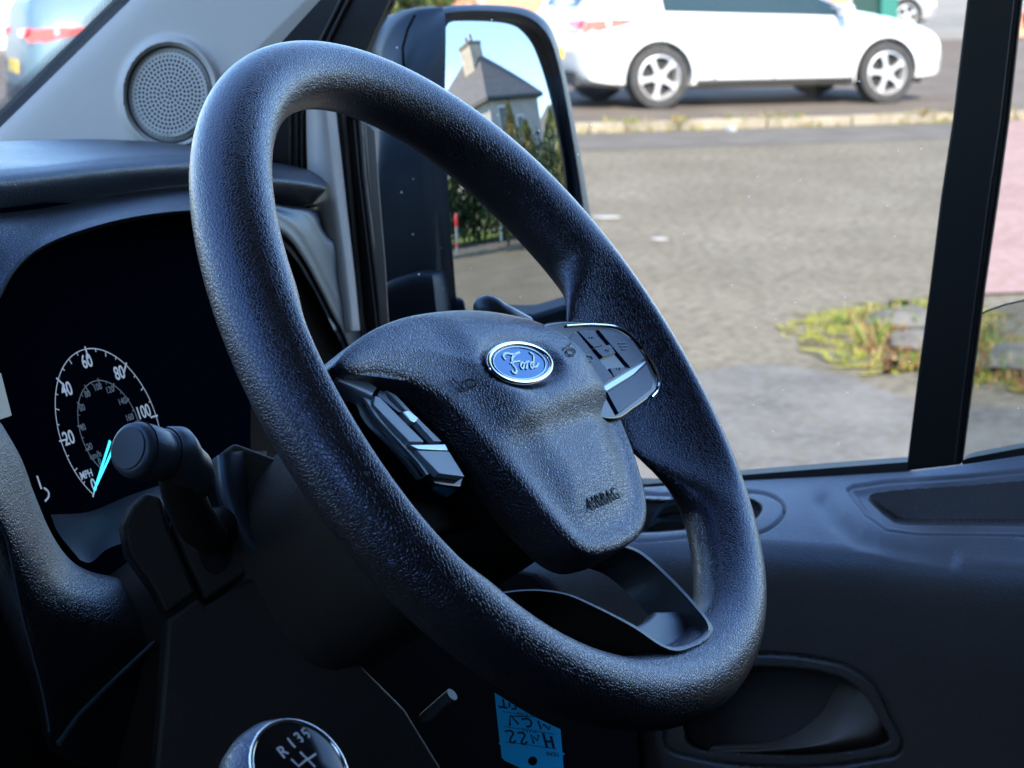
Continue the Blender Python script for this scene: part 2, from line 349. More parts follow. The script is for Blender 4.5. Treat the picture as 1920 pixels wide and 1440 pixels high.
# airbag cover: height field over the traced outline
bag = [(633, 684), (642, 664), (690, 624), (750, 598), (820, 585), (890, 582), (950, 589), (1008, 604), (1052, 626), (1084, 655), (1107, 692), (1139, 742), (1169, 803), (1193, 868), (1209, 930), (1212, 965), (1203, 998), (1176, 1022), (1142, 1035), (1108, 1039), (1080, 1028), (1048, 1001), (1008, 958), (953, 893), (897, 829), (826, 752), (765, 716), (705, 701), (660, 700)]
def ab(P): d = P-CW; return V(d@WA, d@WB)
BH = .003
ol = np.array([ab(Wp(x, y, BH)) for x, y in catmull(bag, 200, True)])
bc = ab(Wp(968, 742, BH)); ks = [1, .994, .985, .972, .955, .93, .90, .86, .82, .77, .72, .67, .62, .57, .52, .47, .42, .37, .32, .27, .22, .17, .12, .07, .03]
badge_px = lambda s, n=64: [(973.5+61.5*s*math.cos(t), 681+38*s*math.cos(t-math.radians(83))) for t in np.linspace(0, 2*math.pi, n, endpoint=False)]
HB = .0135
bpoly = [tuple(ab(Wp(x, y, HB-.002))) for x, y in badge_px(1.0)]
f0, f1 = ab(Wp(940, 815, .008)), ab(Wp(1140, 745, .008)); fd = (f1-f0)/np.linalg.norm(f1-f0); fn = V(-fd[1], fd[0])
rings = np.array([[bc+(q-bc)*k for q in ol] for k in ks]); A_, B_ = rings[..., 0], rings[..., 1]
sd_ = -sdpoly(ol, A_, B_); sb = sdpoly(bpoly, A_, B_)
def bagh(A, B, sd, sb):
    t = (A-f0[0])*fn[0]+(B-f0[1])*fn[1]         # distance above the crease, metres
    la = sm(((A-f0[0])*fd[0]+(B-f0[1])*fd[1]+.006)/.03)
    h = BH+.0030*(1-np.exp(-np.maximum(sd, 0)/.0030))+.0065*sm(sd/.045)
    h = h+la*(.0062*sm((t+.009)/.018)-.0031)*sm(sd/.015)
    k = np.exp(-(np.maximum(sb, 0)/.0046)**2); h = h*(1-k)+(HB-.0030)*k
    return h
Hh = bagh(A_, B_, sd_, sb)
def bagz(px, py):
    h = .01
    for _ in range(6):
        q = ab(Wp(px, py, h)); a1, b1 = np.array([q[0]]), np.array([q[1]]); h = .5*h+.5*float(bagh(a1, b1, -sdpoly(ol, a1, b1), sdpoly(bpoly, a1, b1))[0])
    return h
V3 = [[Wl(rings[i, j, 0], rings[i, j, 1], Hh[i, j]) for j in range(200)] for i in range(len(ks))]
cen = Wl(bc[0], bc[1], Hh[-1].mean()); side = []
for dh, k in ((-.020, .985), (-.019, 1.0), (-.010, 1.004), (-.003, 1.003)):
    side.append([Wl(*(bc+(q-bc)*k), BH+dh) for q in ol])
rows = side+V3; nr = len(rows); vs = [p for r in rows for p in r]+[cen]
fs = gridfaces(nr, 200, True)+[((nr-1)*200+j, (nr-1)*200+(j+1) % 200, nr*200) for j in range(200)]
cover = part('airbag_cover', vs, fs, M['cover'], wheel, smooth=70)
mb = MB()
for ch, px_, py_ in zip('AIRBAG', (1108, 1116, 1124, 1134, 1144, 1154), (946, 942.5, 939, 935, 931, 926.5)): add_text(mb, ch, .0096, Wp(px_, py_, bagz(px_, py_)+.0007), WA*.84, WB*.97, ext=.0003, bold=-.00004)
mb.build('airbag_lettering', M['black'], cover, smooth=0)
mb = MB(); z3 = lambda u, v: (600+u/4.5, 620+v/4.5); z2 = lambda u, v: (860+u/4.8, 600+v/4.8)
Sz = lambda x, y: Wp(x, y, bagz(x, y)+.0007)
stroke(mb, [Sz(*z3(1115, 405)), Sz(*z3(1170, 455)), Sz(*z3(1225, 505))], .0010, WN)
stroke(mb, [Sz(882+10*math.cos(t), 719+7.5*math.sin(t)) for t in np.linspace(0, 2*math.pi, 24)], .0010, WN)
stroke(mb, [Sz(1070+8*math.cos(t), 660+6*math.sin(t)) for t in np.linspace(0, 2*math.pi, 20)], .0009, WN)
stroke(mb, [Sz(1057, 654), Sz(1070, 645)], .0009, WN)
mb.build_each('horn_symbol', M['black'], cover, smooth=0)
# oval badge
mb = MB(); Wprism(mb, badge_px(.92), HB-.003, HB+.0006); bdg = mb.build('oval_badge', M['badge'], cover, smooth=30)
mb = MB(); mb.tube([Wp(x, y, HB+.0004) for x, y in badge_px(.955, 72)], .0014, 8, closed=True); mb.build('badge_ring', M['chrome'], bdg, smooth=60)
mb = MB()
S = lambda pts, wd=.0009: stroke(mb, catmull([Wp(*z2(u, v), HB+.0007) for u, v in pts], 26), wd, WN)
stroke(mb, [Wp(x, y, HB+.0007) for x, y in badge_px(.80, 60)+badge_px(.80, 60)[:1]], .0006, WN)
S([(420, 358), (399, 335), (408, 308), (440, 303), (490, 312), (545, 292)], .0011)
S([(507, 308), (478, 350), (484, 400), (516, 448), (512, 478), (488, 474), (474, 452)], .0012); S([(462, 392), (500, 378), (548, 372)], .0009)
S([(578, 380), (560, 392), (556, 422), (568, 440), (582, 424), (584, 396), (574, 380)], .0009); S([(582, 386), (594, 392), (604, 374)], .0006); S([(604, 372), (612, 400), (606, 444)], .0010); S([(610, 400), (620, 378), (634, 376)], .0008)
S([(672, 392), (654, 382), (643, 408), (652, 436), (674, 420)], .0009); S([(636, 292), (668, 318), (672, 370), (668, 420), (690, 424), (716, 392)], .0010)
mb.build('badge_script', M['script'], bdg, smooth=0)

# right-hand button pod
pr = MB(); HR = .007
Wprism(pr, catmull([(1015, 612), (1040, 602), (1080, 600), (1115, 603), (1158, 611), (1192, 632), (1222, 672), (1238, 710), (1236, 728), (1218, 748), (1190, 768), (1162, 786), (1120, 780), (1050, 700)], 70, True), HR-.022, HR)
podr = pr.build('button_pod', M['gloss'], wheel, bevel=.0015)
mb = MB(); mb.tube(catmull([Wp(x, y, HR+.0005) for x, y in [(1062, 611), (1120, 609), (1165, 617), (1196, 641), (1222, 680), (1235, 708), (1234, 728), (1222, 744)]], 50), .0007, 6)
mb.build('bright_edge', M['chrome'], podr)
for nm, poly, mt, hz in [('button', [(985, 170), (1060, 100), (1395, 512), (1290, 590), (1100, 330)], 'button', .0012),
    ('button', [(1072, 97), (1228, 92), (1300, 225), (1215, 248)], 'button', .0012),
    ('rocker_button', [(1215, 252), (1362, 216), (1416, 300), (1300, 334)], 'button', .0022),
    ('button', [(1358, 432), (1520, 424), (1536, 432), (1400, 512)], 'button', .0012),
    ('button', [(1252, 84), (1380, 88), (1495, 130), (1570, 190), (1680, 352), (1545, 428)], 'button', .0012),
    ('silver_blade', [(1300, 596), (1675, 368), (1688, 380), (1575, 488), (1330, 640)], 'silver', .0016),
    ('lower_button', [(1334, 648), (1580, 492), (1692, 386), (1752, 560), (1738, 618), (1440, 842)], 'button', .0012)]:
    mb = MB(); Wprism(mb, [z2(*q) for q in poly], HR-.001, HR+hz); mb.build(nm, M[mt], podr, bevel=.0004)
mb = MB()
for pts in [[(1130, 320), (1185, 325), (1212, 352), (1190, 372), (1165, 370)], [(1178, 160), (1195, 140), (1205, 165)], [(1325, 270), (1345, 262), (1350, 282)], [(1440, 210), (1500, 206)], [(1455, 238), (1515, 234)], [(1470, 266), (1510, 263)], [(1425, 440), (1440, 426), (1452, 446)]]:
    stroke(mb, [Wp(*z2(*q), HR+.0013+(.0011 if 1300 < q[0] < 1360 and 255 < q[1] < 290 else 0)) for q in pts], .0006, WN)
mb.build('button_icons', M['icon'], podr, smooth=0)

# left-hand button pod
HL = -.005
mb = MB(); Wprism(mb, [z3(*q) for q in [(120, 372), (300, 392), (480, 478), (700, 560), (900, 760), (1090, 1010), (1215, 1225), (1215, 1260), (1190, 1325), (975, 1300), (900, 1225), (850, 1130), (700, 940), (440, 640), (330, 560)]], HL-.022, HL-.001)
podl = mb.build('button_pod', M['gloss'], wheel, bevel=.001)
G = loft([[Wp(*z3(*q), HL-.004) for q in [(120, 380), (240, 560), (330, 570), (440, 740), (640, 950), (800, 1140), (860, 1230)]],
          [Wp(*z3(*q), HL+.001) for q in [(120, 378), (290, 500), (380, 580), (470, 720), (660, 935), (830, 1120), (895, 1215)]],
          [Wp(*z3(*q), HL) for q in [(120, 376), (330, 395), (430, 520), (520, 740), (680, 915), (845, 1090), (925, 1205)]]], 60, 5)
thick('bright_surround', G, -WN*.004, M['buttonl'], podl, smooth=60)
G = loft([[Wp(*z3(*q), HL+.002) for q in [(130, 372), (250, 378), (380, 420), (478, 482)]], [Wp(*z3(*q), HL+.003) for q in [(150, 420), (260, 460), (350, 500), (440, 545)]], [Wp(*z3(*q), HL) for q in [(180, 480), (260, 530), (340, 575), (425, 600)]]], 20, 5)
thick('bright_trim', G, -WN*.004, M['buttonl'], podl, smooth=60)
for nm, poly, mt, hz in [('long_button', [(462, 548), (500, 555), (882, 938), (755, 938), (450, 625)], 'buttonl', .0022),
    ('button', [(500, 492), (560, 520), (575, 570), (700, 690), (660, 690), (480, 545)], 'button', .0022),
    ('side_button', [(560, 500), (640, 540), (790, 700), (1030, 935), (960, 935), (740, 690)], 'buttonl', .0020),
    ('rocker_button', [(700, 682), (745, 668), (835, 740), (800, 775), (765, 765)], 'silver', .0035),
    ('silver_blade', [(752, 962), (1055, 955), (1085, 1012), (830, 1000)], 'silver', .0026),
    ('lower_button', [(812, 1008), (1088, 1016), (1222, 1232), (1005, 1205)], 'buttonl', .0024)]:
    mb = MB(); Wprism(mb, [z3(*q) for q in poly], HL-.001, HL+hz); mb.build(nm, M[mt], podl, bevel=.0004)

# hub back, spokes, lower spoke
mb = MB()
mb.prism([Wl(.062*math.cos(t), .058*math.sin(t)-.025, -.018) for t in np.linspace(0, 2*math.pi, 40, endpoint=False)], -WN*.05)
for s in (-1, 1):
    mb.prism([Wl(s*.03, .015, -.028), Wl(s*.15, .008, -.014), Wl(s*.15, -.045, -.014), Wl(s*.03, -.055, -.028)], -WN*.012)
mb.build('hub_back', M['dark'], wheel, bevel=.003)
hs_ = lambda y: -.004+.018*float(sm((y-1050)/130.))
z8 = lambda u, v: (825+u/3.2, 975+v/3.2)
oo_ = catmull([z8(*q) for q in [(1040, 120), (1105, 148), (1185, 178), (1250, 218), (1400, 357), (1530, 497), (1612, 600), (1643, 662), (1622, 722), (1540, 762), (1440, 794), (1350, 775), (1150, 643), (900, 513), (760, 453), (600, 428), (430, 434), (250, 470)]], 150)
ii_ = catmull([z8(*q) for q in [(1035, 140), (1095, 165), (1170, 192), (1235, 236), (1386, 376), (1516, 516), (1588, 606), (1597, 645), (1580, 680), (1520, 722), (1438, 752), (1368, 752), (1162, 628), (910, 500), (768, 441), (604, 416), (432, 422), (250, 458)]], 150)
mid_ = oo_*.5+ii_*.5; n = 150
R0 = [Wp(x, y, hs_(y)-.0012) for x, y in oo_]; R1 = [Wp(x, y, hs_(y)+.0002) for x, y in oo_*.75+ii_*.25]; R2 = [Wp(x, y, hs_(y)+.0002) for x, y in oo_*.3+ii_*.7]; R3 = [Wp(x, y, hs_(y)-.0010) for x, y in ii_]
Rb = [p-WN*.022+(CW-p)*.0 for p in R0]; Ri = [p-WN*.021 for p in R3]
rows = [Rb, R0, R1, R2, R3, Ri]; gf = gridfaces(6, n)
part('lower_spoke', [p for r in rows for p in r], gf, None, wheel, mats=[M['shroud'], M['finelit']], midx=[0 if i < n-1 else 1 for i in range(len(gf))], smooth=60)  # outer skirt in darker plastic, its shade painted in
mb = MB(); mb.prism([Wp(*z8(u, v), hs_(975+v/3.2)-.010) for u, v in [(1130, 660), (1215, 618), (1262, 585), (1290, 548), (1400, 545), (1560, 565), (1640, 600), (1640, 700), (1560, 770), (1420, 800), (1300, 760)]], -WN*.006); mb.build('spoke_tray', M['finelit'], wheel, bevel=.0015)

# ================================================================== COLUMN, STALKS, IGNITION TAG
col = thing('steering_column', 'dark grained steering column shroud behind the wheel with a stalk each side', 'steering column', Wl(0, 0, -.15))
cs = [(-.040, -.062), (.050, -.062), (.058, -.02), (.052, .025), (.030, .040), (-.025, .040), (-.046, .025), (-.052, -.02)]
csm = catmull(cs, 48, True); rr_ = []
for h, k in ((-.062, .86), (-.07, .95), (-.10, 1.0), (-.20, 1.02), (-.30, 1.02)): rr_.append([Wl(q[0]*k, q[1]*k-.012, h) for q in csm])
part('column_shroud', [p for r in rr_ for p in r], gridfaces(5, 48, True)+[tuple(range(48))[::-1]], M['shroud'], col, smooth=50)
# faceted lower cowl pieces beside the column
FN = V(-.72, -.62, .32); FN /= np.linalg.norm(FN); FP0 = onX(350, 1030, .90)
def Fp(x, y, d=0.): return pl(x, y, FP0+FN*d, FN)
def facet(name, poly, d, mat, th=.02, bev=.0025): mb = MB(); mb.prism([Fp(x, y, d) for x, y in poly], -FN*th); return mb.build(name, mat, col, bevel=bev)
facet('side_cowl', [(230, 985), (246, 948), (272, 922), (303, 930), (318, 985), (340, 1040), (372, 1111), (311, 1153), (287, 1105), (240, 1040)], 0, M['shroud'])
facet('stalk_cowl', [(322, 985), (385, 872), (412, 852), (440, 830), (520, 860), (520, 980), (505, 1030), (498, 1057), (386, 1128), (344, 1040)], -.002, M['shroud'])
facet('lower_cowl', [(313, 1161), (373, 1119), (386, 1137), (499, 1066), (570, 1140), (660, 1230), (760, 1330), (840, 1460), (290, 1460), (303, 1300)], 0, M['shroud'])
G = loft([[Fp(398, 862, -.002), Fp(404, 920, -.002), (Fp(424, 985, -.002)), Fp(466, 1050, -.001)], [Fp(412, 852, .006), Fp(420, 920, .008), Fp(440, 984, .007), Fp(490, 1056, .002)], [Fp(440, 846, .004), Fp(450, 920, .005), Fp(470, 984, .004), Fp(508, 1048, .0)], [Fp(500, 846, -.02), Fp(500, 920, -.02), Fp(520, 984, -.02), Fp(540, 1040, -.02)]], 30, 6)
thick('cowl_edge', G, -FN*.01, M['finelit'], col, smooth=60)  # lighter plastic paints the highlight along the cowl edge
mb = MB(); mb.prism([Fp(404+32*math.cos(t), 1018+57*math.sin(t)-0*math.cos(t), .0012) for t in np.linspace(0, 2*math.pi, 40, endpoint=False)], -FN*.01); mb.build('stalk_hole_disc', M['dark'], col)  # flat dark disc stands in for the shaded stalk hole
def stalk_pt(x, y, X): return onX(x, y, X)
st = MB(); pth = catmull([stalk_pt(400, 1010, .895), stalk_pt(372, 985, .88), stalk_pt(345, 930, .865), stalk_pt(335, 882, .855), stalk_pt(328, 852, .85)], 18)
st.tube(pth, [.008, .0085, .009, .0092, .0095]+[.0098]*13, 16); stalk = st.build('indicator_stalk', M['black'], col, smooth=60)
mb = MB(); c0 = Fp(412, 985, .004); mb.add(*[(lambda B: ([c0+V(*q)*.009 for q in B[0]], B[1]))(([(math.cos(a)*math.sin(b), math.sin(a)*math.sin(b), math.cos(b)) for b in np.linspace(.01, 3.13, 10) for a in np.linspace(0, 2*math.pi, 16, endpoint=False)], gridfaces(10, 16, True)))][0]); mb.build('stalk_joint', M['black'], col, smooth=90)
# knob: a lofted barrel whose end cap faces the camera side
K0, K1 = stalk_pt(271, 848, .83), stalk_pt(364, 872, .862); kd = K1-K0; kl = np.linalg.norm(kd); kd /= kl
ku = ZU-kd*(ZU@kd); ku /= np.linalg.norm(ku); kv = np.cross(kd, ku); kr = .0117
capN = V(-.80, -.56, .18); capN /= np.linalg.norm(capN)
rings_ = []
def kring(t, r, tilt=0., up=0., sq=1.0):
    c = K0+kd*kl*t+ku*up; return [c+(ku*math.cos(a)*sq+kv*math.sin(a))*r-kd*tilt*math.cos(a) for a in np.linspace(0, 2*math.pi, 32, endpoint=False)]
for t, r, up in ((-.30, kr*.80, 0), (-.28, kr*.93, 0), (-.18, kr*1.02, 0), (.02, kr*1.04, 0), (.16, kr*1.0, .0003), (.30, kr*.90, .0006), (.42, kr*.98, .0022), (.60, kr*1.04, .0026), (.72, kr*1.0, .001), (.85, kr*.9, -.001), (1.05, kr*.85, -.003), (1.25, kr*.62, -.006), (1.35, kr*.2, -.008)): rings_.append(kring(t, r, .0, up, 1.05))
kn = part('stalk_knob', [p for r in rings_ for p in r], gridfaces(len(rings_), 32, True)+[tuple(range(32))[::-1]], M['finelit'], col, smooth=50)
mb = MB(); c = K0-kd*kl*.305; mb.prism([c+(ku*math.cos(a)*1.05+kv*math.sin(a))*kr*.78 for a in np.linspace(0, 2*math.pi, 32, endpoint=False)], -kd*.0008); mb.build('stalk_end_cap', grain('stalk_cap', (.05, .048, .046), rough=.5, cell=900, depth=.0001, strength=.3, kind='noise'), kn, bevel=.0006)
for t in (.33, .36): 
    mb = MB(); mb.tube(kring(t, kr*.965, 0, .0012, 1.05), .0004, 6, closed=True); mb.build('knob_groove', M['dark'], kn)
    break
mb = MB(); mb.tube(kring(-.16, kr*1.03, 0, 0, 1.05), .0004, 6, closed=True); mb.build('cap_groove', M['dark'], kn)
# wiper stalk tip over the hub
mb = MB(); p = catmull([Wp(985, 612, -.05), Wp(940, 588, -.05), Wp(915, 576, -.052), Wp(893, 577, -.055)], 14); mb.tube(p, [.006]*9+[.0066, .0068, .0066, .0055, .003], 14); mb.build('wiper_stalk', M['finelit'], col, smooth=60)
mb = MB(); c0 = onX(790, 1352, .98); c1 = onX(848, 1302, .98); mb.tube([c0, c0*.92+c1*.08, c1], [.0006, .0032, .0034], 14); mb.build('tilt_lever', plain('grey_metal_lever', (.06, .065, .075), .4), col, smooth=50)

TP = onX(990, 1372, 1.02); TN = V(-.62, -.50, .52); TN /= np.linalg.norm(TN)
def Tp(x, y, d=0.): return pl(x, y, TP+TN*d, TN)
tg = thing('key_tag', 'bright blue card key tag with handwritten letters hanging below the wheel', 'tag', TP)
z5 = lambda u, v: (880+u/7.2, 1240+v/7.2)
mb = MB(); mb.prism([Tp(*z5(*q)) for q in [(345, 425), (640, 612), (860, 740), (1230, 918), (1258, 1225), (1295, 1250), (1262, 1268), (1275, 1500), (900, 1500), (700, 1440), (480, 1335), (440, 1290), (424, 1128), (398, 1105), (414, 1085)]], -TN*.0008)
mb.build('card', M['tag'], tg, smooth=0)
mb = MB(); hz_ = .0003
T5 = lambda pts, wd=.0011: stroke(mb, [Tp(*z5(u, v), hz_) for u, v in pts], wd, TN, ext=.0001)
T5([(395, 612), (515, 628)]); T5([(455, 510), (470, 622)]); T5([(540, 560), (540, 625)]); T5([(620, 598), (632, 645), (570, 640)])
T5([(548, 875), (552, 730), (665, 850)]); T5([(548, 740), (800, 745)], .0007); T5(catmull([(700, 785), (790, 775), (835, 820), (825, 875), (765, 880)], 14))
T5([(925, 800), (970, 920), (1000, 850), (1080, 920), (1085, 870)])
T5(catmull([(480, 945), (560, 940), (595, 975), (560, 1030), (550, 1085), (600, 1095), (625, 1065)], 16)); T5(catmull([(645, 965), (720, 968), (750, 1000), (720, 1050), (705, 1105), (750, 1118), (780, 1080)], 16))
T5([(870, 1110), (830, 990), (925, 1070), (930, 990)]); T5([(995, 970), (1050, 1170)], .0014); T5([(1100, 1010), (1140, 1175)], .0014); T5([(1030, 1080), (1125, 1085)], .0012)
for a in ([(445, 680), (700, 715)], [(465, 882), (705, 915)], [(880, 940), (1150, 985)], [(485, 1088), (820, 1130), (1170, 1185)]): T5(a, .00030)
tx = Tp(*z5(860, 935))-Tp(*z5(750, 925)); tx /= np.linalg.norm(tx); ty = np.cross(TN, tx)
add_text(mb, 'MAKE', .0030, Tp(*z5(805, 932), hz_+.0001), -tx, -ty, ext=.0001); add_text(mb, 'YEAR', .0030, Tp(*z5(1125, 1250), hz_+.0001), -tx, -ty, ext=.0001); add_text(mb, 'MODEL', .0030, Tp(*z5(770, 722), hz_+.0001), -tx, -ty, ext=.0001)
mb.build('handwriting', M['ink'], tg, smooth=0)
mb = MB(); mb.prism([Tp(*z5(855+62*math.cos(t), 1345+62*math.sin(t)), .0003) for t in np.linspace(0, 2*math.pi, 24, endpoint=False)], -TN*.0001); mb.build('punched_hole', M['dark'], tg, smooth=0)

# ================================================================== GEAR LEVER
GN = RT*.56+(-CD)*.52-CF*.645; GN /= np.linalg.norm(GN)
CC = at(563, 1447, .80); rc = 104/FPX*.80; gr = rc/.86
GC = CC-GN*gr*.55
gear = thing('gear_lever', 'round gear knob with gloss black shift pattern cap at the bottom edge', 'gear lever', GC)
def Cp(px, py, d=0.): return pl(px, py, CC+GN*d, GN)
g1 = Cp(563+78, 1447-63)-CC; g1 /= np.linalg.norm(g1); g2 = np.cross(GN, g1)
vs = [GC+(g1*math.cos(a)+g2*math.sin(a))*gr*r_+GN*gr*h_ for r_, h_ in ((.30, -1.9), (.32, -1.4), (.50, -1.1), (.80, -.75), (.98, -.35), (1.04, .0), (1.02, .25), (.95, .44), (.88, .54)) for a in np.linspace(0, 2*math.pi, 56, endpoint=False)]
knob = part('gear_knob', vs, gridfaces(9, 56, True), M['leather'], gear, smooth=80)
mb = MB(); mb.tube([CC+(g1*math.cos(a)+g2*math.sin(a))*rc for a in np.linspace(0, 2*math.pi, 72, endpoint=False)], rc*.045, 10, closed=True); mb.build('chrome_ring', M['chrome'], knob, smooth=90)
dome = lambda r: rc*.17*(1-r*r)
vs = [CC+(g1*math.cos(a)+g2*math.sin(a))*rc*r_+GN*dome(r_) for r_ in (.98, .9, .8, .68, .55, .4, .25, .1, .01) for a in np.linspace(0, 2*math.pi, 56, endpoint=False)]
cap = part('knob_cap', vs, gridfaces(9, 56, True), M['gloss'], knob, smooth=80)
mb = MB(); z4 = lambda u, v: (380+u/6, 1240+v/6)
def gl_(px, py):
    h = .01*rc
    for _ in range(8):
        q = Cp(px, py, h); r = np.linalg.norm(q-CC-GN*h)/rc; h = dome(min(r, 1))+.0002
    return Cp(px, py, h)
for ch, (x, y), z_ in (('R', (531, 1410), .0062), ('1', (547, 1394), .0062), ('3', (561, 1384), .0062), ('5', (574, 1376), .0058)):
    c = gl_(x, y); add_text(mb, ch, z_, c, g1, g2, ext=.00008, bold=.00010)
for pts in ([(995, 1100), (1080, 1180), (1175, 1100)], [(1095, 1020), (1265, 1190)], [(1175, 1110), (1275, 1040)]):
    stroke(mb, [gl_(*z4(*q)) for q in pts], .0008, GN, ext=.0001)
mb.build('shift_pattern', M['iconw'], cap, smooth=0)

# ================================================================== DASHBOARD
dash = thing('dashboard', 'dark grained dashboard with hooded instrument cluster left of the steering wheel', 'dashboard', onY(150, 300, .8))
Yc = lambda pts, y: [onY(a, b, y) for a, b in pts]
G = loft([Yc([(-80, 285), (60, 276), (200, 272), (360, 280), (500, 296)], 1.15), Yc([(-80, 270), (60, 263), (170, 261), (280, 265), (370, 272), (500, 290)], .90), Yc([(-80, 310), (60, 302), (200, 288), (360, 284), (500, 298)], .77),
          Yc([(-80, 330), (60, 319), (200, 304), (360, 296), (500, 304)], .742), Yc([(-80, 360), (60, 345), (200, 328), (360, 316), (500, 322)], .735), Yc([(-80, 398), (60, 384), (200, 362), (360, 342), (500, 345)], .746),
          Yc([(-80, 404), (60, 389), (200, 367), (360, 347), (500, 350)], .748), Yc([(-80, 412), (60, 396), (200, 373), (360, 353), (500, 356)], .742), Yc([(-80, 440), (60, 418), (200, 388), (360, 366), (500, 372)], .722),
          Yc([(-60, 640), (-14, 560), (24, 500), (70, 458), (200, 411), (360, 388), (500, 396)], .700), Yc([(-70, 660), (-12, 580), (26, 512), (72, 470), (200, 422), (360, 398), (500, 405)], .705), Yc([(-70, 660), (-12, 580), (26, 512), (72, 470), (200, 430), (360, 405), (500, 414)], .80)], 110, 6)
gridpart('top_pad', G, M['dash'], dash, smooth=80)
G = loft([Yc([(480, 300), (540, 308), (585, 318), (606, 322)], .90), Yc([(480, 302), (545, 312), (595, 323), (614, 334)], .80), Yc([(480, 326), (545, 332), (592, 340), (613, 346)], .772), Yc([(480, 345), (540, 348), (585, 354), (609, 358)], .768), Yc([(480, 366), (530, 376), (565, 380), (592, 376)], .785), Yc([(480, 372), (530, 386), (560, 390), (585, 384)], .80), Yc([(480, 376), (530, 390), (560, 392), (580, 386)], .88)], 40, 6)
gridpart('pad_end', G, M['dash'], dash, smooth=80)
G = loft([Yc([(470, 372), (540, 385), (584, 392), (600, 398), (606, 425), (622, 440), (640, 446), (650, 470), (668, 540), (688, 590), (698, 616)], .790), Yc([(470, 374), (540, 388), (580, 396), (592, 410), (600, 428), (616, 446), (630, 452), (640, 478), (662, 545), (684, 600), (694, 620)], .772),
          Yc([(470, 376), (520, 392), (560, 404), (580, 420), (592, 440), (604, 462), (616, 486), (630, 516), (652, 562), (676, 612), (688, 640)], .768), Yc([(470, 378), (510, 400), (540, 420), (560, 440), (574, 462), (588, 486), (600, 510), (614, 538), (634, 580), (656, 620), (668, 650)], .764),
          Yc([(460, 420), (500, 434), (528, 448), (546, 464), (560, 484), (574, 506), (586, 528), (600, 554), (618, 590), (640, 630), (652, 660)], .770), Yc([(455, 430), (495, 444), (522, 458), (540, 474), (553, 494), (566, 516), (578, 538), (592, 564), (610, 600), (632, 640), (644, 670)], .84)], 70, 6)
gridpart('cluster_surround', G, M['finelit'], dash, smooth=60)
mb = MB(); mb.tube(Yc([(690, 600), (672, 545), (652, 500), (632, 468), (628, 458), (634, 450), (646, 444)], .786), .0009, 6); mb.build('trim_groove', M['dark'], dash)
mb = MB(); a = onY(590, 418, .79); b = onY(628, 404, .79); mb.tube([a, a*.9+b*.1, a*.15+b*.85, b], [.002, .0048, .0048, .0025], 14)
mb.build('vent_wheel', M['finelit'], dash, smooth=50)
mb = MB(); mb.prism(Yc([(594, 412), (606, 402), (634, 412), (628, 430), (608, 438)], .80), V(0, .02, 0)); mb.build('wheel_slot', M['dark'], dash)
mb = MB(); mb.tube(catmull([onY(636, 462, .80), onY(640, 450, .80), onY(650, 447, .80)], 8), .0035, 10); mb.build('trim_clip', plain('grey_clip', (.25, .26, .27), .5), dash, smooth=60)

# instrument cluster
q = math.radians(20); IN = V(0, -math.cos(q), math.sin(q)); IA = V(1, 0, 0); IB = np.cross(IN, IA); IB = IB if IB[2] > 0 else -IB
IP = at(200, 790, 1.27)
def Ip(x, y, d=0.): return pl(x, y, IP+IN*d, IN)
clu = MB(); clu.prism([Ip(-90, 380), Ip(470, 380), Ip(470, 1010), Ip(300, 1120), Ip(-90, 1120)], -IN*.02)
clu = clu.build('instrument_cluster', plain('cluster_face', (.002, .003, .007), 1, spec=0), dash, smooth=0)
s2 = [Ip(*p_) for p_ in [(170, 927), (137, 881), (112, 827), (102, 766), (108, 716), (128, 678), (156, 653), (188, 653), (227, 677), (259, 719), (284, 766), (294, 787)]]
qq = np.array([[(p_-IP)@IA, (p_-IP)@IB] for p_ in s2]); Am = np.c_[2*qq, np.ones(len(qq))]; so_ = np.linalg.lstsq(Am, (qq**2).sum(1), rcond=None)[0]
DC = IP+IA*so_[0]+IB*so_[1]; DR = math.sqrt(so_[2]+so_[0]**2+so_[1]**2)
def dp(deg, r, h=.0006): t = math.radians(deg); return DC+(IA*math.cos(t)+IB*math.sin(t))*DR*r+IN*h
mph = lambda v: 222-v*(222+2)/100.   # 0 at lower left, 100 right
mb = MB()
stroke(mb, [dp(t, 1.0) for t in np.linspace(222, -12, 90)], .0005, IN, ext=.0002)
for v in range(0, 101, 5):
    big = v % 20 == 0; mid = v % 10 == 0
    stroke(mb, [dp(mph(v), 1.035 if big else .995), dp(mph(v), .88 if big else (.93 if mid else .96))], .0010 if big else .0005, IN, ext=.00025)
for v, (x, y), z_ in (('20', (129, 822), .0108), ('40', (125, 731), .0108), ('60', (163, 678), .0108), ('80', (224, 700), .0108), ('100', (269, 773), .0105), ('0', (176, 910), .0098), ('MPH', (162, 890), .0062)): add_text(mb, v, z_, Ip(x, y, .0006), IA*.92, IB, ext=.0001, bold=.00012 if len(v) < 3 else .00004)
mb.build('speed_scale', M['print'], clu, smooth=0)
mb = MB(); kmh = lambda v: 222-v*224/160.
stroke(mb, [dp(t, .60) for t in np.linspace(222, -8, 80)], .0005, IN, ext=.0002)
for v in range(0, 161, 10): stroke(mb, [dp(kmh(v), .63 if v % 20 == 0 else .60), dp(kmh(v), .52 if v % 20 == 0 else .56)], .0006 if v % 20 == 0 else .0004, IN, ext=.00025)
for v, (x, y) in (('20', (168, 838)), ('40', (155, 802)), ('60', (154, 765)), ('80', (164, 739)), ('100', (183, 726)), ('120', (206, 731)), ('140', (229, 753)), ('160', (243, 783)), ('0', (187, 866)), ('km/h', (179, 854))): add_text(mb, v, .0054, Ip(x, y, .0006), IA, IB, ext=.0001)
mb.build('inner_scale', M['printdim'], clu, smooth=0)
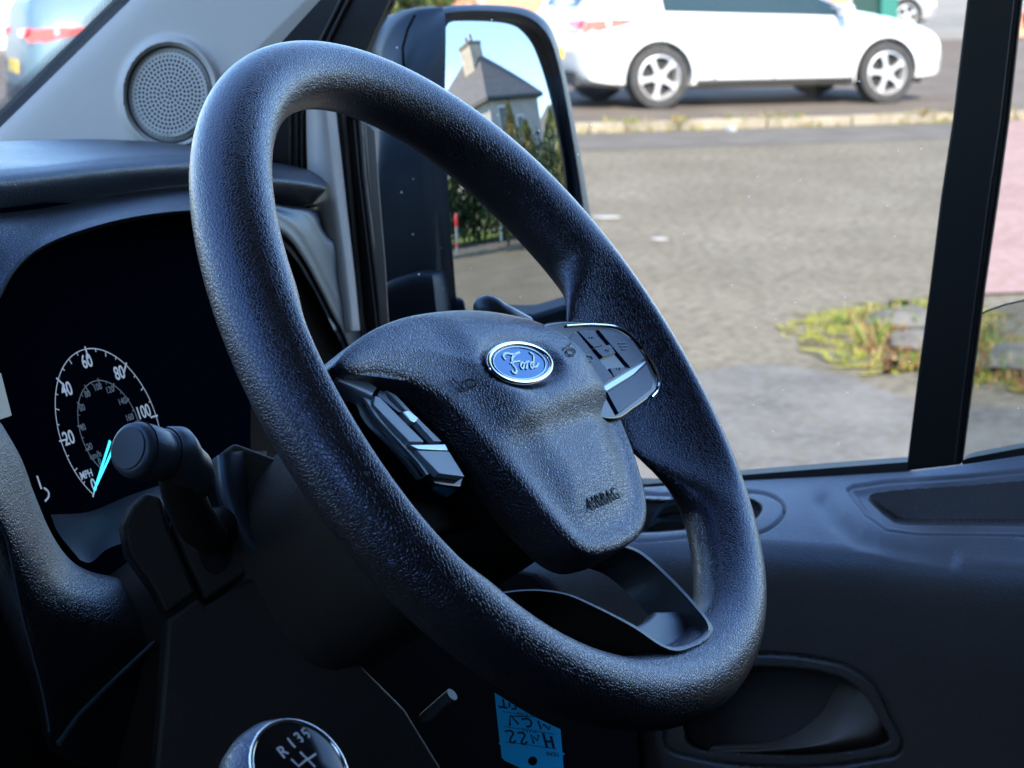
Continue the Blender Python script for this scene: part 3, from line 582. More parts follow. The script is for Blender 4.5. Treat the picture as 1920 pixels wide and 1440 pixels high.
mb = MB(); n1, n2, n3 = Ip(176, 920, .003), Ip(206, 827, .003), Ip(214, 836, .003)
stroke(mb, [n1, n2], [.0008, .0017], IN); stroke(mb, [n1, n3], [.0008, .0015], IN); mb.build('needle', M['cyan'], clu, smooth=0)
mb = MB(); stroke(mb, catmull([Ip(82, 915, .001), Ip(90, 922, .001), Ip(91, 930, .001), Ip(84, 940, .001)], 8), .0010, IN); add_text(mb, '1', .0105, Ip(74, 906, .001), IA, IB, ext=.0001, bold=.0001); mb.build('rev_scale', M['print'], clu, smooth=0)
mb = MB(); mb.prism([Ip(-40, 690, .001), Ip(2, 700, .001), Ip(22, 779, .001), Ip(-40, 800, .001)], -IN*.0008); mb.build('display', M['lcd'], clu, smooth=0)
# floor of the binnacle, catching light
G = loft([[Ip(95, 965, .001), Ip(165, 960, .001), Ip(240, 930, .001), Ip(330, 900, .001)], [Ip(110, 1000, .02), Ip(180, 985, .02), Ip(240, 965, .02), Ip(300, 960, .02)], [Ip(150, 1050, .05), Ip(168, 1055, .05), Ip(200, 1030, .05), Ip(240, 1015, .05)]], 20, 6)
gridpart('cluster_floor', G, M['fine'], dash)
mb = MB(); mb.prism(Yc([(374, 560), (480, 560), (490, 700), (500, 900), (500, 1100), (355, 1100), (362, 760)], .90), V(0, .02, 0)); mb.build('inner_panel', grain('warm_dark_panel', (.035, .028, .024), rough=.6, cell=1200, depth=.0002, strength=.5, kind='noise'), dash)
mb = MB(); mb.prism(Yc([(440, 400), (540, 400), (650, 520), (700, 640), (760, 760), (900, 1000), (440, 1000)], .87), V(0, .01, 0)); mb.build('dash_end', M['dark'], dash)
mb = MB(); mb.prism([onX(x, y, 1.40) for x, y in [(520, 1010), (700, 1020), (1000, 1080), (1140, 1225), (1190, 1330), (1205, 1500), (440, 1500)]], V(.006, 0, 0)); mb.build('footwell_panel', M['dark'], dash)
mb = MB(); mb.prism(Yc([(470, 424), (526, 452), (560, 494), (590, 545), (612, 590), (640, 645), (655, 690), (470, 700)], .776), V(0, .002, 0)); mb.build('cavity_shade_plate', M['dark'], dash)  # black plate stands in for the shade inside the surround
# left arm of the surround and the lower panels
G = loft([Yc([(-50, 680), (-20, 760), (8, 803), (40, 860), (66, 930), (98, 1003), (130, 1048), (166, 1070), (240, 1086), (272, 1096)], .635), Yc([(-60, 700), (-26, 765), (0, 806), (33, 865), (58, 934), (90, 1010), (122, 1058), (160, 1080), (238, 1094), (272, 1106)], .615), Yc([(-120, 760), (-60, 830), (-30, 880), (0, 930), (30, 990), (60, 1060), (92, 1110), (150, 1140), (232, 1160), (280, 1190)], .595),
          Yc([(-160, 820), (-90, 890), (-60, 930), (-20, 985), (10, 1060), (40, 1140), (80, 1210), (140, 1230), (220, 1240), (290, 1250)], .595), Yc([(-160, 1000), (-90, 1010), (-40, 1060), (-10, 1120), (30, 1220), (70, 1330), (90, 1400), (140, 1430), (220, 1450), (300, 1460)], .615)], 70, 7)
gridpart('surround_arm', G, M['dash'], dash, smooth=80)
mb = MB(); mb.tube(Yc([(-10, 960), (14, 1010), (28, 1080), (44, 1160), (66, 1240), (82, 1300), (94, 1370)], .585), .0010, 6)
mb.tube(Yc([(110, 1395), (150, 1340), (210, 1280), (280, 1215), (290, 1206)], .585), .0016, 8); mb.build_each('panel_edge', M['fine'], dash, smooth=60)
mb = MB(); mb.prism(Yc([(-120, 960), (10, 1010), (28, 1080), (44, 1160), (66, 1240), (92, 1370), (150, 1340), (288, 1215), (290, 1100), (330, 1500), (-120, 1500)], .625)+[], V(0, .02, 0)); mb.build('knee_panel', M['black'], dash)
mb = MB(); mb.prism([V(-.42, .98, .55), V(1.46, .98, .55), V(1.46, .98, 1.40), V(-.42, .98, 1.40)], V(0, .03, 0)); mb.prism([V(-.42, .98, 1.40), V(1.46, .98, 1.40), V(1.46, 1.35, 1.44), V(-.42, 1.35, 1.44)], V(0, 0, -.03)); mb.prism([V(-.42, .70, 1.10), V(.60, .70, 1.10), V(.60, .95, 1.43), V(-.42, .95, 1.43)], V(0, .1, 0))
mb.build_each('dash_body', M['black'], dash)

# ================================================================== DOOR
door = thing('driver_door', 'dark slate driver door trim with storage bin and recessed pull handle', 'door', onX(1600, 1100, 1.45))
Ax = lambda x: np.interp(x, [500, 900, 1210, 1400, 1550, 1700, 1815, 1925, 2050], [985, 947, 914, 901, 893, 884, 870, 853, 838])
Wx = lambda x: np.interp(x, [500, 1210, 1440, 1650, 1925, 2050], [92, 96, 112, 135, 195, 210])
def Xdoor(x, y):
    e = y-Ax(x); w_ = Wx(x); r = np.where(e < w_, 1.525-.10*np.clip(e/w_, 0, 1)-.006*np.sin(np.pi*np.clip(e/w_, 0, 1)), 1.425-.017*(1-np.exp(-(e-w_)/26.))+.000035*(e-w_))
    return r
pocket_o = [(1590, 918), (1600, 912), (1660, 903), (1815, 893), (2060, 868), (2060, 1004), (1720, 1000), (1662, 992), (1625, 965)]
pocket_i = [(1625, 926), (1640, 920), (1700, 913), (1815, 906), (2060, 884), (2060, 977), (1705, 975), (1682, 972), (1660, 958)]
bez_o = spoly([(1150, 932), (1250, 927), (1390, 921), (1440, 927), (1468, 945), (1470, 962), (1452, 984), (1418, 1000), (1330, 1003), (1150, 1003)])
bez_i = spoly([(1150, 944), (1250, 938), (1395, 934), (1422, 944), (1428, 956), (1412, 976), (1380, 986), (1330, 990), (1150, 990)])
han_o = spoly([(1250, 1400), (1300, 1235), (1430, 1226), (1510, 1232), (1590, 1250), (1640, 1285), (1672, 1345), (1694, 1392), (1684, 1414), (1640, 1424), (1540, 1438), (1400, 1436), (1300, 1420)])
han_i = spoly([(1290, 1390), (1320, 1262), (1430, 1252), (1510, 1256), (1580, 1272), (1622, 1304), (1650, 1352), (1668, 1388), (1652, 1396), (1560, 1412), (1400, 1412)])
xs = np.concatenate([np.arange(500, 1180, 12), np.arange(1180, 2052, 2.4)]); es = np.concatenate([np.arange(0, 150, 1.8), np.arange(150, 300, 6), np.arange(300, 620, 3.0)])
XX = np.repeat(xs[None], len(es), 0); YY = Ax(xs)[None]+es[:, None]*1.0
Xb = Xdoor(XX, YY)
so1, si1 = sdpoly(pocket_o, XX, YY), sdpoly(pocket_i, XX, YY); so2, si2 = sdpoly(bez_o, XX, YY), sdpoly(bez_i, XX, YY); so3, si3 = sdpoly(han_o, XX, YY), sdpoly(han_i, XX, YY)
Zoff = np.zeros_like(Xb)
Zoff -= .0022*np.exp(-(so1/2.6)**2)+.0022*np.exp(-(so2/2.6)**2)
Xb = Xb+.003*np.exp(-(so3/3.0)**2)
Zoff += -.0035*sm(-so1/14.)*(1-sm(-si1/4))
# moulded crease running down from the pocket corner
cre = np.array([(1545, 940), (1568, 975), (1610, 1010), (1680, 1030), (1780, 1048)], float); dcr = np.full(XX.shape, 1e9)
for a, b in zip(cre[:-1], cre[1:]):
    e_ = b-a; t_ = np.clip(((XX-a[0])*e_[0]+(YY-a[1])*e_[1])/(e_@e_), 0, 1); dcr = np.minimum(dcr, np.hypot(XX-a[0]-e_[0]*t_, YY-a[1]-e_[1]*t_))
Zoff -= .0028*np.exp(-(dcr/17.)**2)
m1 = sm(-si1/5.+.3); m2 = sm(-si2/5.+.3); m3 = sm(-si3/7.+.3)
Xb = Xb*(1-m1)+1.495*m1; Xb = Xb*(1-m2)+1.52*m2; Xb = Xb+m3*.045
Gd = np.zeros(XX.shape+(3,))
for i in range(XX.shape[0]):
    for j in range(XX.shape[1]): Gd[i, j] = onX(XX[i, j], YY[i, j], Xb[i, j])+V(0, 0, Zoff[i, j])
tp = Gd[0].copy(); tp[:, 0] += .012; tp[:, 2] -= .012
Gd = np.concatenate([tp[None], Gd], 0)
panel = gridpart('door_panel', Gd, M['trim'], door, smooth=75)
M['handle'] = grain('handle_plastic', (.19, .155, .125), rough=.45, cell=1200, depth=.0002, strength=.4, kind='noise', tint=(.8, .85, 1))
# window switches
def DX(x, y, X, dz=0): return onX(x, y, X)+V(0, 0, dz)
mb = MB(); mb.prism([DX(*p_, 1.50) for p_ in [(1206, 1000), (1228, 962), (1262, 925), (1300, 921), (1300, 1000)]], V(.02, 0, -.01)); mb.build('switch_panel', M['finelit'], door, bevel=.001)
mb = MB(); mb.prism([DX(*p_, 1.494) for p_ in [(1228, 970), (1244, 950), (1275, 941), (1290, 946), (1290, 968), (1262, 962)]], V(.008, 0, -.002)); mb.prism([DX(*p_, 1.494) for p_ in [(1212, 990), (1236, 976), (1270, 976), (1296, 984), (1296, 996), (1220, 998)]], V(.008, 0, -.002)); mb.build_each('window_switch', M['black'], door, bevel=.001)
# pull handle blade
G = loft([[DX(*p_, 1.456) for p_ in [(1330, 1400), (1440, 1396), (1500, 1372), (1545, 1330), (1565, 1292), (1580, 1280)]], [DX(*p_, 1.436) for p_ in [(1330, 1405), (1450, 1402), (1530, 1385), (1590, 1340), (1605, 1310), (1612, 1296)]], [DX(*p_, 1.430) for p_ in [(1330, 1412), (1450, 1408), (1560, 1395), (1640, 1372), (1650, 1350), (1638, 1318)]], [DX(*p_, 1.452) for p_ in [(1330, 1420), (1450, 1416), (1580, 1408), (1664, 1390), (1664, 1360), (1646, 1324)]]], 40, 8)
thick('pull_handle', G, V(.008, 0, 0), M['handle'], door, smooth=70)
mb = MB(); mb.tube([DX(x, y, 1.428) for x, y in catmull([(1430, 1240), (1510, 1244), (1588, 1262), (1634, 1294), (1664, 1350), (1684, 1392), (1676, 1406)], 50)], .0024, 8); mb.build('handle_bezel', M['black'], door, smooth=60)
# seals, window bar, glass
mb = MB(); c_u = [(1150, 905), (1210, 908), (1400, 890), (1560, 877), (1704, 866)]; c_l = [(1150, 922), (1210, 916), (1400, 903), (1560, 895), (1704, 886)]
mb.prism([DX(x, y, 1.532) for x, y in c_u+c_l[::-1]], V(.02, 0, 0)); mb.prism([DX(x, y, 1.532) for x, y in [(1802, 864), (1818, 858), (1925, 838), (2050, 816), (2050, 845), (1925, 856), (1806, 872)]], V(.02, 0, 0))
mb.prism([DX(x, y, 1.532) for x, y in [(680, 240), (690, 330), (715, 590), (725, 650), (760, 700), (1000, 690), (1150, 905), (1150, 925), (640, 1000), (620, 240)]], V(.02, 0, 0)) if False else None
mb.build_each('window_seal', M['rubber'], door)
mb = MB(); mb.prism([DX(x, y, 1.50) for x, y in [(1822, -60), (1812, 0), (1785, 225), (1763, 370), (1742, 540), (1718, 720), (1698, 884), (1802, 872), (1822, 720), (1845, 540), (1870, 370), (1890, 225), (1915, 0), (1921, -60)]], V(.008, 0, 0)); bar = mb.build('window_bar', plain('satin_black_bar', (.004, .004, .0045), .5, spec=.25), door, bevel=.002)
mb = MB(); mb.tube([DX(x, y, 1.4985) for x, y in [(1902, 0), (1876, 225), (1854, 370), (1831, 540), (1808, 720), (1790, 868)]], .0005, 6); mb.build('bar_ridge', plain('paler_black_ridge', (.03, .03, .032), .4), bar)  # thin ridge in a slightly paler black than the bar
mb = MB(); mb.prism([DX(x, y, 1.545) for x, y in [(560, -80), (1816, -80), (1816, 0), (1702, 872), (1200, 915), (700, 960)]], V(.004, 0, 0)); mb.build('front_glass', M['glass'], door, smooth=0)
mb = MB(); mb.prism([DX(x, y, 1.555) for x, y in [(1825, 596), (1850, 583), (1885, 571), (1925, 562), (2060, 545), (2060, 900), (1795, 900)]], V(.004, 0, 0)); mb.build('drop_glass', M['dglass'], door, smooth=0)
mb = MB(); mb.tube([DX(x, y, 1.556) for x, y in [(1828, 595), (1850, 583), (1885, 571), (1925, 562), (2060, 545)]], .0007, 6); mb.build('glass_edge', plain('ground_glass_edge', (.12, .13, .13), .4), door)
# front upright of the door frame (behind the wheel) with its bright line
mb = MB(); mb.prism([DX(x, y, 1.50) for x, y in [(612, 190), (676, 190), (690, 330), (704, 470), (722, 640), (740, 760), (650, 760), (640, 470)]], V(.006, 0, 0)); mb.prism([DX(x, y, 1.50) for x, y in [(612, 195), (600, 150), (640, 60), (700, -60), (745, -60), (735, 10), (708, 50), (690, 98), (680, 150), (676, 195)]], V(.006, 0, 0)); fr_ = mb.build_each('frame_upright', M['rubber'], door, bevel=.001)
mb = MB(); mb.prism([DX(x, y, 1.497) for x, y in [(687, 232), (702, 246), (712, 380), (722, 500), (731, 660), (716, 660), (704, 480), (695, 360)]], V(.001, 0, 0)); mb.build('frame_cap', plain('taupe_frame_cap', (.20, .18, .16), .5), fr_)
mb = MB(); mb.tube([DX(x, y, 1.498) for x, y in [(676, 225), (684, 330), (697, 440), (712, 560), (722, 640)]], .0013, 8); mb.tube([DX(x, y, 1.498) for x, y in [(664, 225), (674, 330), (688, 450), (702, 570), (710, 640)]], .0005, 6); mb.build_each('frame_strip', plain('grey_frame_strip', (.18, .175, .17), .4), fr_, smooth=60)

# ================================================================== PILLAR TRIM + TWEETER
pil = thing('pillar_trim', 'pale grey windscreen pillar trim with round speaker grille', 'pillar trim', onX(318, 178, 1.42))
xs = np.arange(-60, 660, 2.6); ys = np.arange(-60, 330, 2.6); XX, YY = np.meshgrid(xs, ys)
edge = (XX-245)*.70+(YY-0)*.716          # px distance from the windscreen edge line (0,240)-(245,0)
XX2 = XX.copy()
SC_ = (318., 177.); rho = np.hypot((XX-SC_[0])/78., (YY-SC_[1])/88.)
def Xpil(x, y, rho):
    e = (x-245)*.70+y*.716
    r = 1.415+.006*np.exp(-np.maximum(e, 0)/14.)+.00013*np.maximum(e-230, 0)
    r = r-.0055*np.exp(-((rho-1.13)/.085)**2)-.002*sm((1.35-rho)/.25)*(rho > 1.1)
    r = np.where(rho < 1.06, r+.004*sm((1.06-rho)/.04), r)
    return r
Xp = Xpil(XX, YY, rho); Gp = np.zeros(XX.shape+(3,))
Cl = lambda x, y: x
for i in range(XX.shape[0]):
    for j in range(XX.shape[1]):
        x, y = XX[i, j], YY[i, j]; e = (x-245)*.70+y*.716
        if e < 0: x, y = x-e*.70, y-e*.716   # clamp onto the windscreen edge
        lim = np.interp(y, [-60, 0, 60, 110, 480], [640, 600, 545, 500, 470])
        x = min(x, lim)
        rh = math.hypot((x-SC_[0])/78., (y-SC_[1])/88.)
        Gp[i, j] = onX(x, y, float(Xpil(np.array(x), np.array(y), np.array(rh))))
gridpart('trim_panel', Gp, M['grey'], pil, smooth=75, merge=True)
mb = MB(); mb.tube([onX(SC_[0]+80*math.cos(t), SC_[1]+90*math.sin(t), 1.4165) for t in np.linspace(0, 2*math.pi, 72, endpoint=False)], .0010, 8, closed=True); mb.build('grille_gap', plain('grille_gap_dark', (.06, .06, .06), .8), pil)
gm = MB(); ringsG = []
for k in (1.0, .96, .9, .8, .6, .4, .2, .02): ringsG += [onX(SC_[0]+78*k*math.cos(t), SC_[1]+88*k*math.sin(t), 1.4185-.0035*sm((1-k)/.12)-.001*(1-k*k)) for t in np.linspace(0, 2*math.pi, 64, endpoint=False)]
gm.add(ringsG, gridfaces(8, 64, True), 0)
for ri in range(0, 11):
    cnt = max(1, ri*6); sz = .00105 if ri < 9 else (.0008 if ri == 9 else .00055)
    for k in range(cnt):
        t = 2*math.pi*k/cnt+ri*.35; kk = ri/11.0+ (0 if ri else 0)
        c = onX(SC_[0]+78*kk*math.cos(t), SC_[1]+88*kk*math.sin(t), 1.4185-.0035*float(sm((1-kk)/.12))-.001*(1-kk*kk)-.0002)
        gm.add([c+V(0, math.cos(u)*sz, math.sin(u)*sz) for u in np.linspace(0, 2*math.pi, 10, endpoint=False)], [tuple(range(10))], 1)
part('speaker_grille', gm.v, gm.f, None, pil, mats=[M['greyd'], plain('grille_holes', (.012, .012, .012), .8, spec=.1)], midx=gm.m, smooth=40, recalc=False)
# lower, narrow grey pillar and the black shut line behind the wheel
mb = MB(); G = loft([[onX(x, y, 1.47) for x, y in [(574, 190), (576, 300), (582, 400), (600, 500), (620, 620)]], [onX(x, y, 1.455) for x, y in [(592, 190), (596, 300), (606, 400), (622, 500), (640, 620)]], [onX(x, y, 1.458) for x, y in [(612, 190), (622, 300), (636, 400), (650, 500), (664, 620)]], [onX(x, y, 1.475) for x, y in [(624, 190), (637, 300), (648, 400), (660, 500), (672, 620)]]], 30, 6)
thick('lower_trim', G, V(.003, 0, 0), M['grey'], pil, smooth=60)
mb = MB(); mb.prism([onX(x, y, 1.485) for x, y in [(470, 90), (520, 90), (620, -70), (760, -70), (640, 200), (680, 640), (420, 640), (440, 200)]], V(.006, 0, 0)); mb.build('shut_line', M['rubber'], pil)
mb = MB()
for o_ in (0, 14): mb.tube([onX(x+o_, y, 1.483) for x, y in [(655, -60), (640, 0), (605, 70), (585, 130)]], .0016, 8)
for o_ in (0, 12, 22): mb.tube([onX(x+o_, y, 1.483) for x, y in [(545, 180), (545, 330)]], .0014, 8)
mb.build_each('seal_lip', plain('seal_lip_rubber', (.02, .02, .022), .45), pil, smooth=60)

# ================================================================== WINDSCREEN
E0, E1 = onX(-70, 308, 1.45), onX(300, -54, 1.45); ed = E1-E0
scrN = np.cross(V(1, 0, 0), ed); scrN /= np.linalg.norm(scrN)
ws = thing('windscreen', 'sloping windscreen with black dotted edge band left of the pillar', 'windscreen', E0)
Pb, Pt = E0-ed*.75, E0+ed*2.2
lx = V(-1.85, 0, 0)
mb = MB(); mb.prism([Pb+scrN*.004, Pt+scrN*.004, Pt+lx+scrN*.004, Pb+lx+scrN*.004], scrN*.004); mb.build('glass', M['wglass'], ws, smooth=0)
Sp = lambda x, y: pl(x, y, E0-scrN*.001, scrN)
mb = MB(); mb.prism([Sp(-70, 312), Sp(306, -56), Sp(284, -70), Sp(-84, 290)], scrN*.001)
for x in np.arange(-40, 290, 5.0):
    y = 290-(x+84)*(360/368.)
    mb.prism([Sp(x-1.5, y+3), Sp(x+1.5, y+1), Sp(x+1.6, y-24)], scrN*.0004)
mb.build('frit_band', M['dark'], ws, smooth=0)

# ================================================================== DOOR MIRROR (convex, really reflects)
MT, MR = .09, 1.3
MN = V(-.336, -.94, 0); MN = MN/np.linalg.norm(MN)*math.sqrt(1-MT*MT); MN[2] = MT
MC = onX(960, 310, 1.8); MS = MC-MN*MR
def mhit(px, py):
    d = ray(px, py); d = d/np.linalg.norm(d); oc = O-MS; b = oc@d; k = -b-math.sqrt(b*b-(oc@oc-MR*MR)); return O+d*k, d
def mrefl(px, py): q_, d = mhit(px, py); n_ = (q_-MS)/MR; return q_, d-2*(d@n_)*n_
def mirz(px, py, z): q_, r = mrefl(px, py); return q_+r*((z-q_[2])/r[2])
def mird(px, py, s): q_, r = mrefl(px, py); return q_+r*s
wm = thing('door_mirror', 'large black door mirror outside the window reflecting a house and sky', 'door mirror', MC)
gl_px = catmull([(836, 60), (838, 46), (850, 40), (940, 39), (985, 46), (1012, 64), (1032, 104), (1046, 165), (1062, 255), (1076, 350), (1086, 460), (1094, 548), (1090, 562), (1000, 573), (870, 586), (854, 584), (850, 570), (842, 480), (836, 300)], 160, True)
cc = np.array([960., 310.]); vs = []; nn = []
for k in np.linspace(1, 0.01, 26):
    for p_ in gl_px:
        qx = cc+(p_-cc)*k; h_, _ = mhit(*qx); vs.append(h_); nn.append((h_-MS)/MR)
fs = gridfaces(26, 160, True)
mo = part('mirror_glass', vs, fs, M['mirror'], wm, smooth=180, recalc=False)
if mo.data.polygons[0].normal.dot(Vector(MN)) < 0: mo.data.flip_normals()
mo.data.normals_split_custom_set_from_vertices([tuple(x) for x in nn])
# housing: rings from the glass edge outwards and away
def mpl(x, y, d): return pl(x, y, MC+MN*d, MN)
h_in = gl_px; h1 = cc+(gl_px-cc)*1.015
ho = catmull([(792, 60), (800, 26), (830, 13), (930, 9), (992, 18), (1026, 42), (1046, 86), (1062, 150), (1080, 245), (1097, 340), (1110, 420), (1118, 520), (1118, 580), (1090, 596), (1000, 604), (870, 616), (830, 612), (812, 480), (795, 300)], 160, True)
hm = h1*.45+ho*.55; R_ = []
R_.append([mhit(*p_)[0]-MN*.004 for p_ in h_in]); R_.append([mpl(*p_, .002) for p_ in h1]); R_.append([mpl(*p_, .006) for p_ in hm]); R_.append([mpl(*p_, -.002) for p_ in (hm*.3+ho*.7)])
back = ho.copy(); dv = V(.075, .045, 0)
R_.append([mpl(*p_, -.016) for p_ in ho])
R_.append([mpl(*p_, -.035)+V(-.006, .01, 0) for p_ in (ho*.985+cc*.015)])
for s_, k_ in ((.07, .93), (.10, .80), (.12, .55), (.125, .2)): R_.append([mpl(*p_, -.03)+V(.0, s_, 0) for p_ in (cc+(ho-cc)*k_)])
part('housing', [p_ for r in R_ for p_ in r], gridfaces(len(R_), 160, True)+[tuple(range((len(R_)-1)*160, len(R_)*160))], M['housing'], wm, smooth=50)
# inner flank of the housing towards the cab: wide dark cover
G = loft([[onX(x, y, 1.72) for x, y in [(712, 130), (716, 90), (738, 48), (772, 24), (830, 14)]], [onX(x, y, 1.70) for x, y in [(706, 330), (714, 250), (745, 160), (790, 110), (836, 60)]], [onX(x, y, 1.70) for x, y in [(702, 470), (722, 420), (752, 370), (800, 320), (836, 280)]], [onX(x, y, 1.71) for x, y in [(706, 640), (730, 640), (770, 640), (820, 630), (860, 620)]]], 50, 10)
thick('housing_cover', G, V(.04, .03, 0), M['housing'], wm, smooth=60)
mb = MB(); mb.tube([onX(x, y, 1.699) for x, y in [(757, 130), (755, 90), (764, 55), (778, 28)]], .0012, 8); mb.build('cover_seam', M['dark'], wm)
G = loft([[onX(x, y, 1.69) for x, y in [(700, 545), (740, 522), (790, 510), (808, 512)]], [onX(x, y, 1.68) for x, y in [(700, 560), (740, 536), (790, 522), (812, 524)]], [onX(x, y, 1.68) for x, y in [(700, 640), (740, 630), (790, 625), (822, 620)]]], 24, 6)
thick('mirror_arm', G, V(.03, 0, 0), M['housing'], wm, smooth=50)
mb = MB(); mb.prism([onX(x, y, 1.70) for x, y in [(930, 588), (1000, 590), (1050, 575), (1092, 560), (1112, 575), (1112, 625), (900, 640)]], V(.05, .02, 0)); mb.build('lower_arm', M['housing'], wm, bevel=.004)

# ================================================================== CAB SHELL (keeps the inside dark, open at the windows)
cab = thing('van_cab', 'closed van cab shell with pale roof lining around the driver', 'van cab', V(.5, 0, .7))
def box2(name, lo, hi, mat, bev=0): 
    mb = MB(); lo, hi = V(*lo), V(*hi); mb.box((lo+hi)/2, (hi-lo)/2); return mb.build(name, mat, cab, bevel=bev)
ytop = (E0+ed*2.2)
box2('roof', (-.45, -.80, 2.22), (1.60, float(Pt[1])+.02 if float(Pt[1]) < 1 else .45, 2.28), M['headliner'])
box2('bulkhead', (-.45, -.86, .5), (1.60, -.80, 2.28), M['seatfab']); box2('floor', (-.45, -.80, .50), (1.60, 1.4, .56), M['black'])
box2('passenger_door_blocker', (-.48, -.80, .5), (-.42, 1.0, 1.67), M['black']); box2('driver_sill', (1.46, -.80, .5), (1.60, 1.4, 1.10), M['black'])  # unseen passenger door raised past its window line to block side light
box2('rear_door_pillar', (1.50, -.80, 1.1), (1.60, -.45, 2.25), M['black']); box2('passenger_pillar', (-.48, -.80, 1.60), (-.42, -.20, 2.25), M['black'])
box2('door_top_rail', (1.50, -.50, 2.10), (1.60, .55, 2.25), M['black']); box2('passenger_top_rail', (-.48, -.2, 2.05), (-.42, .55, 2.25), M['black']); box2('passenger_front_pillar', (-.48, .35, 1.60), (-.42, 1.0, 2.22), M['black'])
box2('rear_door_skin', (1.47, -.80, 1.05), (1.56, .10, 1.42), M['black'])
box2('scuttle', (-.45, 1.34, .5), (1.60, 1.42, 1.40), M['black'])
seat = thing('driver_seat', 'dark fabric driver seat behind the steering wheel', 'seat', V(.97, -.35, .9))
def rbox(name, c, half, par, mat, ax=None, bev=.03): mb = MB(); mb.box(V(*c), half, ax); mb.build(name, mat, par, bevel=bev)
rbox('seat_cushion', (.97, -.15, 1.0), (.25, .24, .07), seat, M['seatfab']); rbox('backrest', (.97, -.48, 1.40), (.24, .06, .36), seat, M['seatfab']); rbox('headrest', (.97, -.52, 1.86), (.13, .045, .09), seat, M['seatfab'])
# ================================================================== OUTSIDE: STREET
SA = math.radians(20.); D = RT*math.cos(SA)+FH*math.sin(SA); D /= np.linalg.norm(D); E_ = V(-D[1], D[0], 0); E_ = E_ if E_@FH > 0 else -E_
K0_ = onZ(1440, 240); kerb_t = K0_@E_; kerb_s0 = K0_@D          # kerb line through the photo's kerb
def st_(s, t, z=0.): return D*s+E_*t+ZU*z                        # street coordinates
def sheet(name, poly, mat, z, kind='structure', th=0):
    mb = MB()
    if th: mb.prism([V(p[0], p[1], z) for p in poly], V(0, 0, -th))
    else: mb.add([V(p[0], p[1], z) for p in poly], [tuple(range(len(poly)))])
    o = mb.build(name, mat, None, smooth=0); o['kind'] = kind; return o
asph = noisy('old_bleached_asphalt', [(.30, (.118, .104, .074)), (.5, (.140, .124, .090)), (.72, (.166, .148, .110))], scale=1.1, detail=12, rough=.95, bump=.5, bscale=90, bdist=.01, second=(.066, .057, .040), sscale=16, samt=.62)
asph2 = noisy('darker_asphalt_strip', [(.3, (.085, .078, .066)), (.7, (.118, .110, .096))], scale=2.2, rough=.95, bump=.4, bscale=90)
asph3 = noisy('darker_grey_asphalt', [(.30, (.078, .072, .060)), (.5, (.104, .097, .082)), (.72, (.14, .132, .112))], scale=2.6, detail=9, rough=.9, bump=.5, bscale=90, second=(.15, .155, .16), sscale=20, samt=.4)
lay = noisy('layby_tarmac', [(.3, (.085, .07, .055)), (.7, (.12, .102, .082))], scale=1.5, rough=.95)
pinkm = noisy('pink_chip_paving', [(.3, (.17, .108, .09)), (.7, (.22, .148, .126))], scale=2, rough=.95, second=(.28, .2, .2), sscale=14, samt=.4)
conc = noisy('weathered_concrete_kerb', [(.3, (.16, .14, .105)), (.7, (.25, .22, .17))], scale=3, rough=.95, bump=.3)
gm_ = noisy('ground_far', [(.3, (.14, .13, .11)), (.7, (.22, .2, .17))], scale=.2)
sheet('ground', [(-400, -400), (500, -400), (500, 500), (-400, 500)], gm_, -.03)
sheet('road', [st_(-60, -70), st_(90, -70), st_(90, kerb_t), st_(-60, kerb_t)], asph, 0.0)
sheet('road_channel', [st_(-60, kerb_t-1.75), st_(60, kerb_t-1.75), st_(60, kerb_t-.05), st_(-60, kerb_t-.05)], asph2, .004)
# irregular darker, greyer area laid over the near road
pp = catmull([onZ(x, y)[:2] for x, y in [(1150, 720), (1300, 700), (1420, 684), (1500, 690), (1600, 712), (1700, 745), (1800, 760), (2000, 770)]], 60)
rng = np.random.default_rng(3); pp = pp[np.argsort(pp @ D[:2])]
sheet('road_grey_area', [tuple(p) for p in pp]+[tuple(onZ(2100, 1000)[:2]), tuple(onZ(500, 1000)[:2]), tuple(onZ(600, 760)[:2])], asph3, .004)
sheet('layby', [st_(-60, kerb_t+.16), st_(90, kerb_t+.16), st_(90, kerb_t+17), st_(-60, kerb_t+17)], lay, .08)
sheet('pavement', [tuple(onZ(x, y, 0)[:2]) for x, y in [(1822, 556), (2200, 540), (2500, 250), (2300, 80), (1862, 80), (1838, 300)]], pinkm, .012)
mb = MB(); rng = np.random.default_rng(5)
for i in range(-30, 50):
    s0 = kerb_s0+i*.92; c = st_(s0+.455, kerb_t+.08, .045+rng.normal(0, .004)); mb.box(c, (.452, .078, .05), (D, E_, ZU))
kb = mb.build('kerb', conc, None, bevel=.012); tag(kb, kind='structure')

# grass tufts: many small blades
def blades(mb, P0, n, h, spread, lean=.5, mi=0, wd=.006):
    for _ in range(n):
        a = rng.uniform(0, 6.283); r = abs(rng.normal(0, spread)); c = P0+V(math.cos(a)*r, math.sin(a)*r, 0); hh = h*rng.uniform(.4, 1.15)
        b = rng.uniform(0, 6.283); le = V(math.cos(b), math.sin(b), 0)*hh*lean*rng.uniform(.2, 1.4); sd_ = V(-math.sin(b), math.cos(b), 0)*wd*rng.uniform(.6, 1.4)
        mb.add([c-sd_, c+sd_, c+le*.45+ZU*hh*.6+sd_*.7, c+le+ZU*hh, c+le*.45+ZU*hh*.6-sd_*.7], [(0, 1, 2, 3, 4)], mi if np.isscalar(mi) else rng.choice(mi))
gmats = [plain('moss_yellow_green', (.17, .18, .02), .8, spec=.2), plain('blade_green', (.07, .125, .015), .7, spec=.2), plain('dry_straw', (.24, .19, .085), .8, spec=.2), plain('russet_leaf', (.13, .06, .03), .8, spec=.2)]
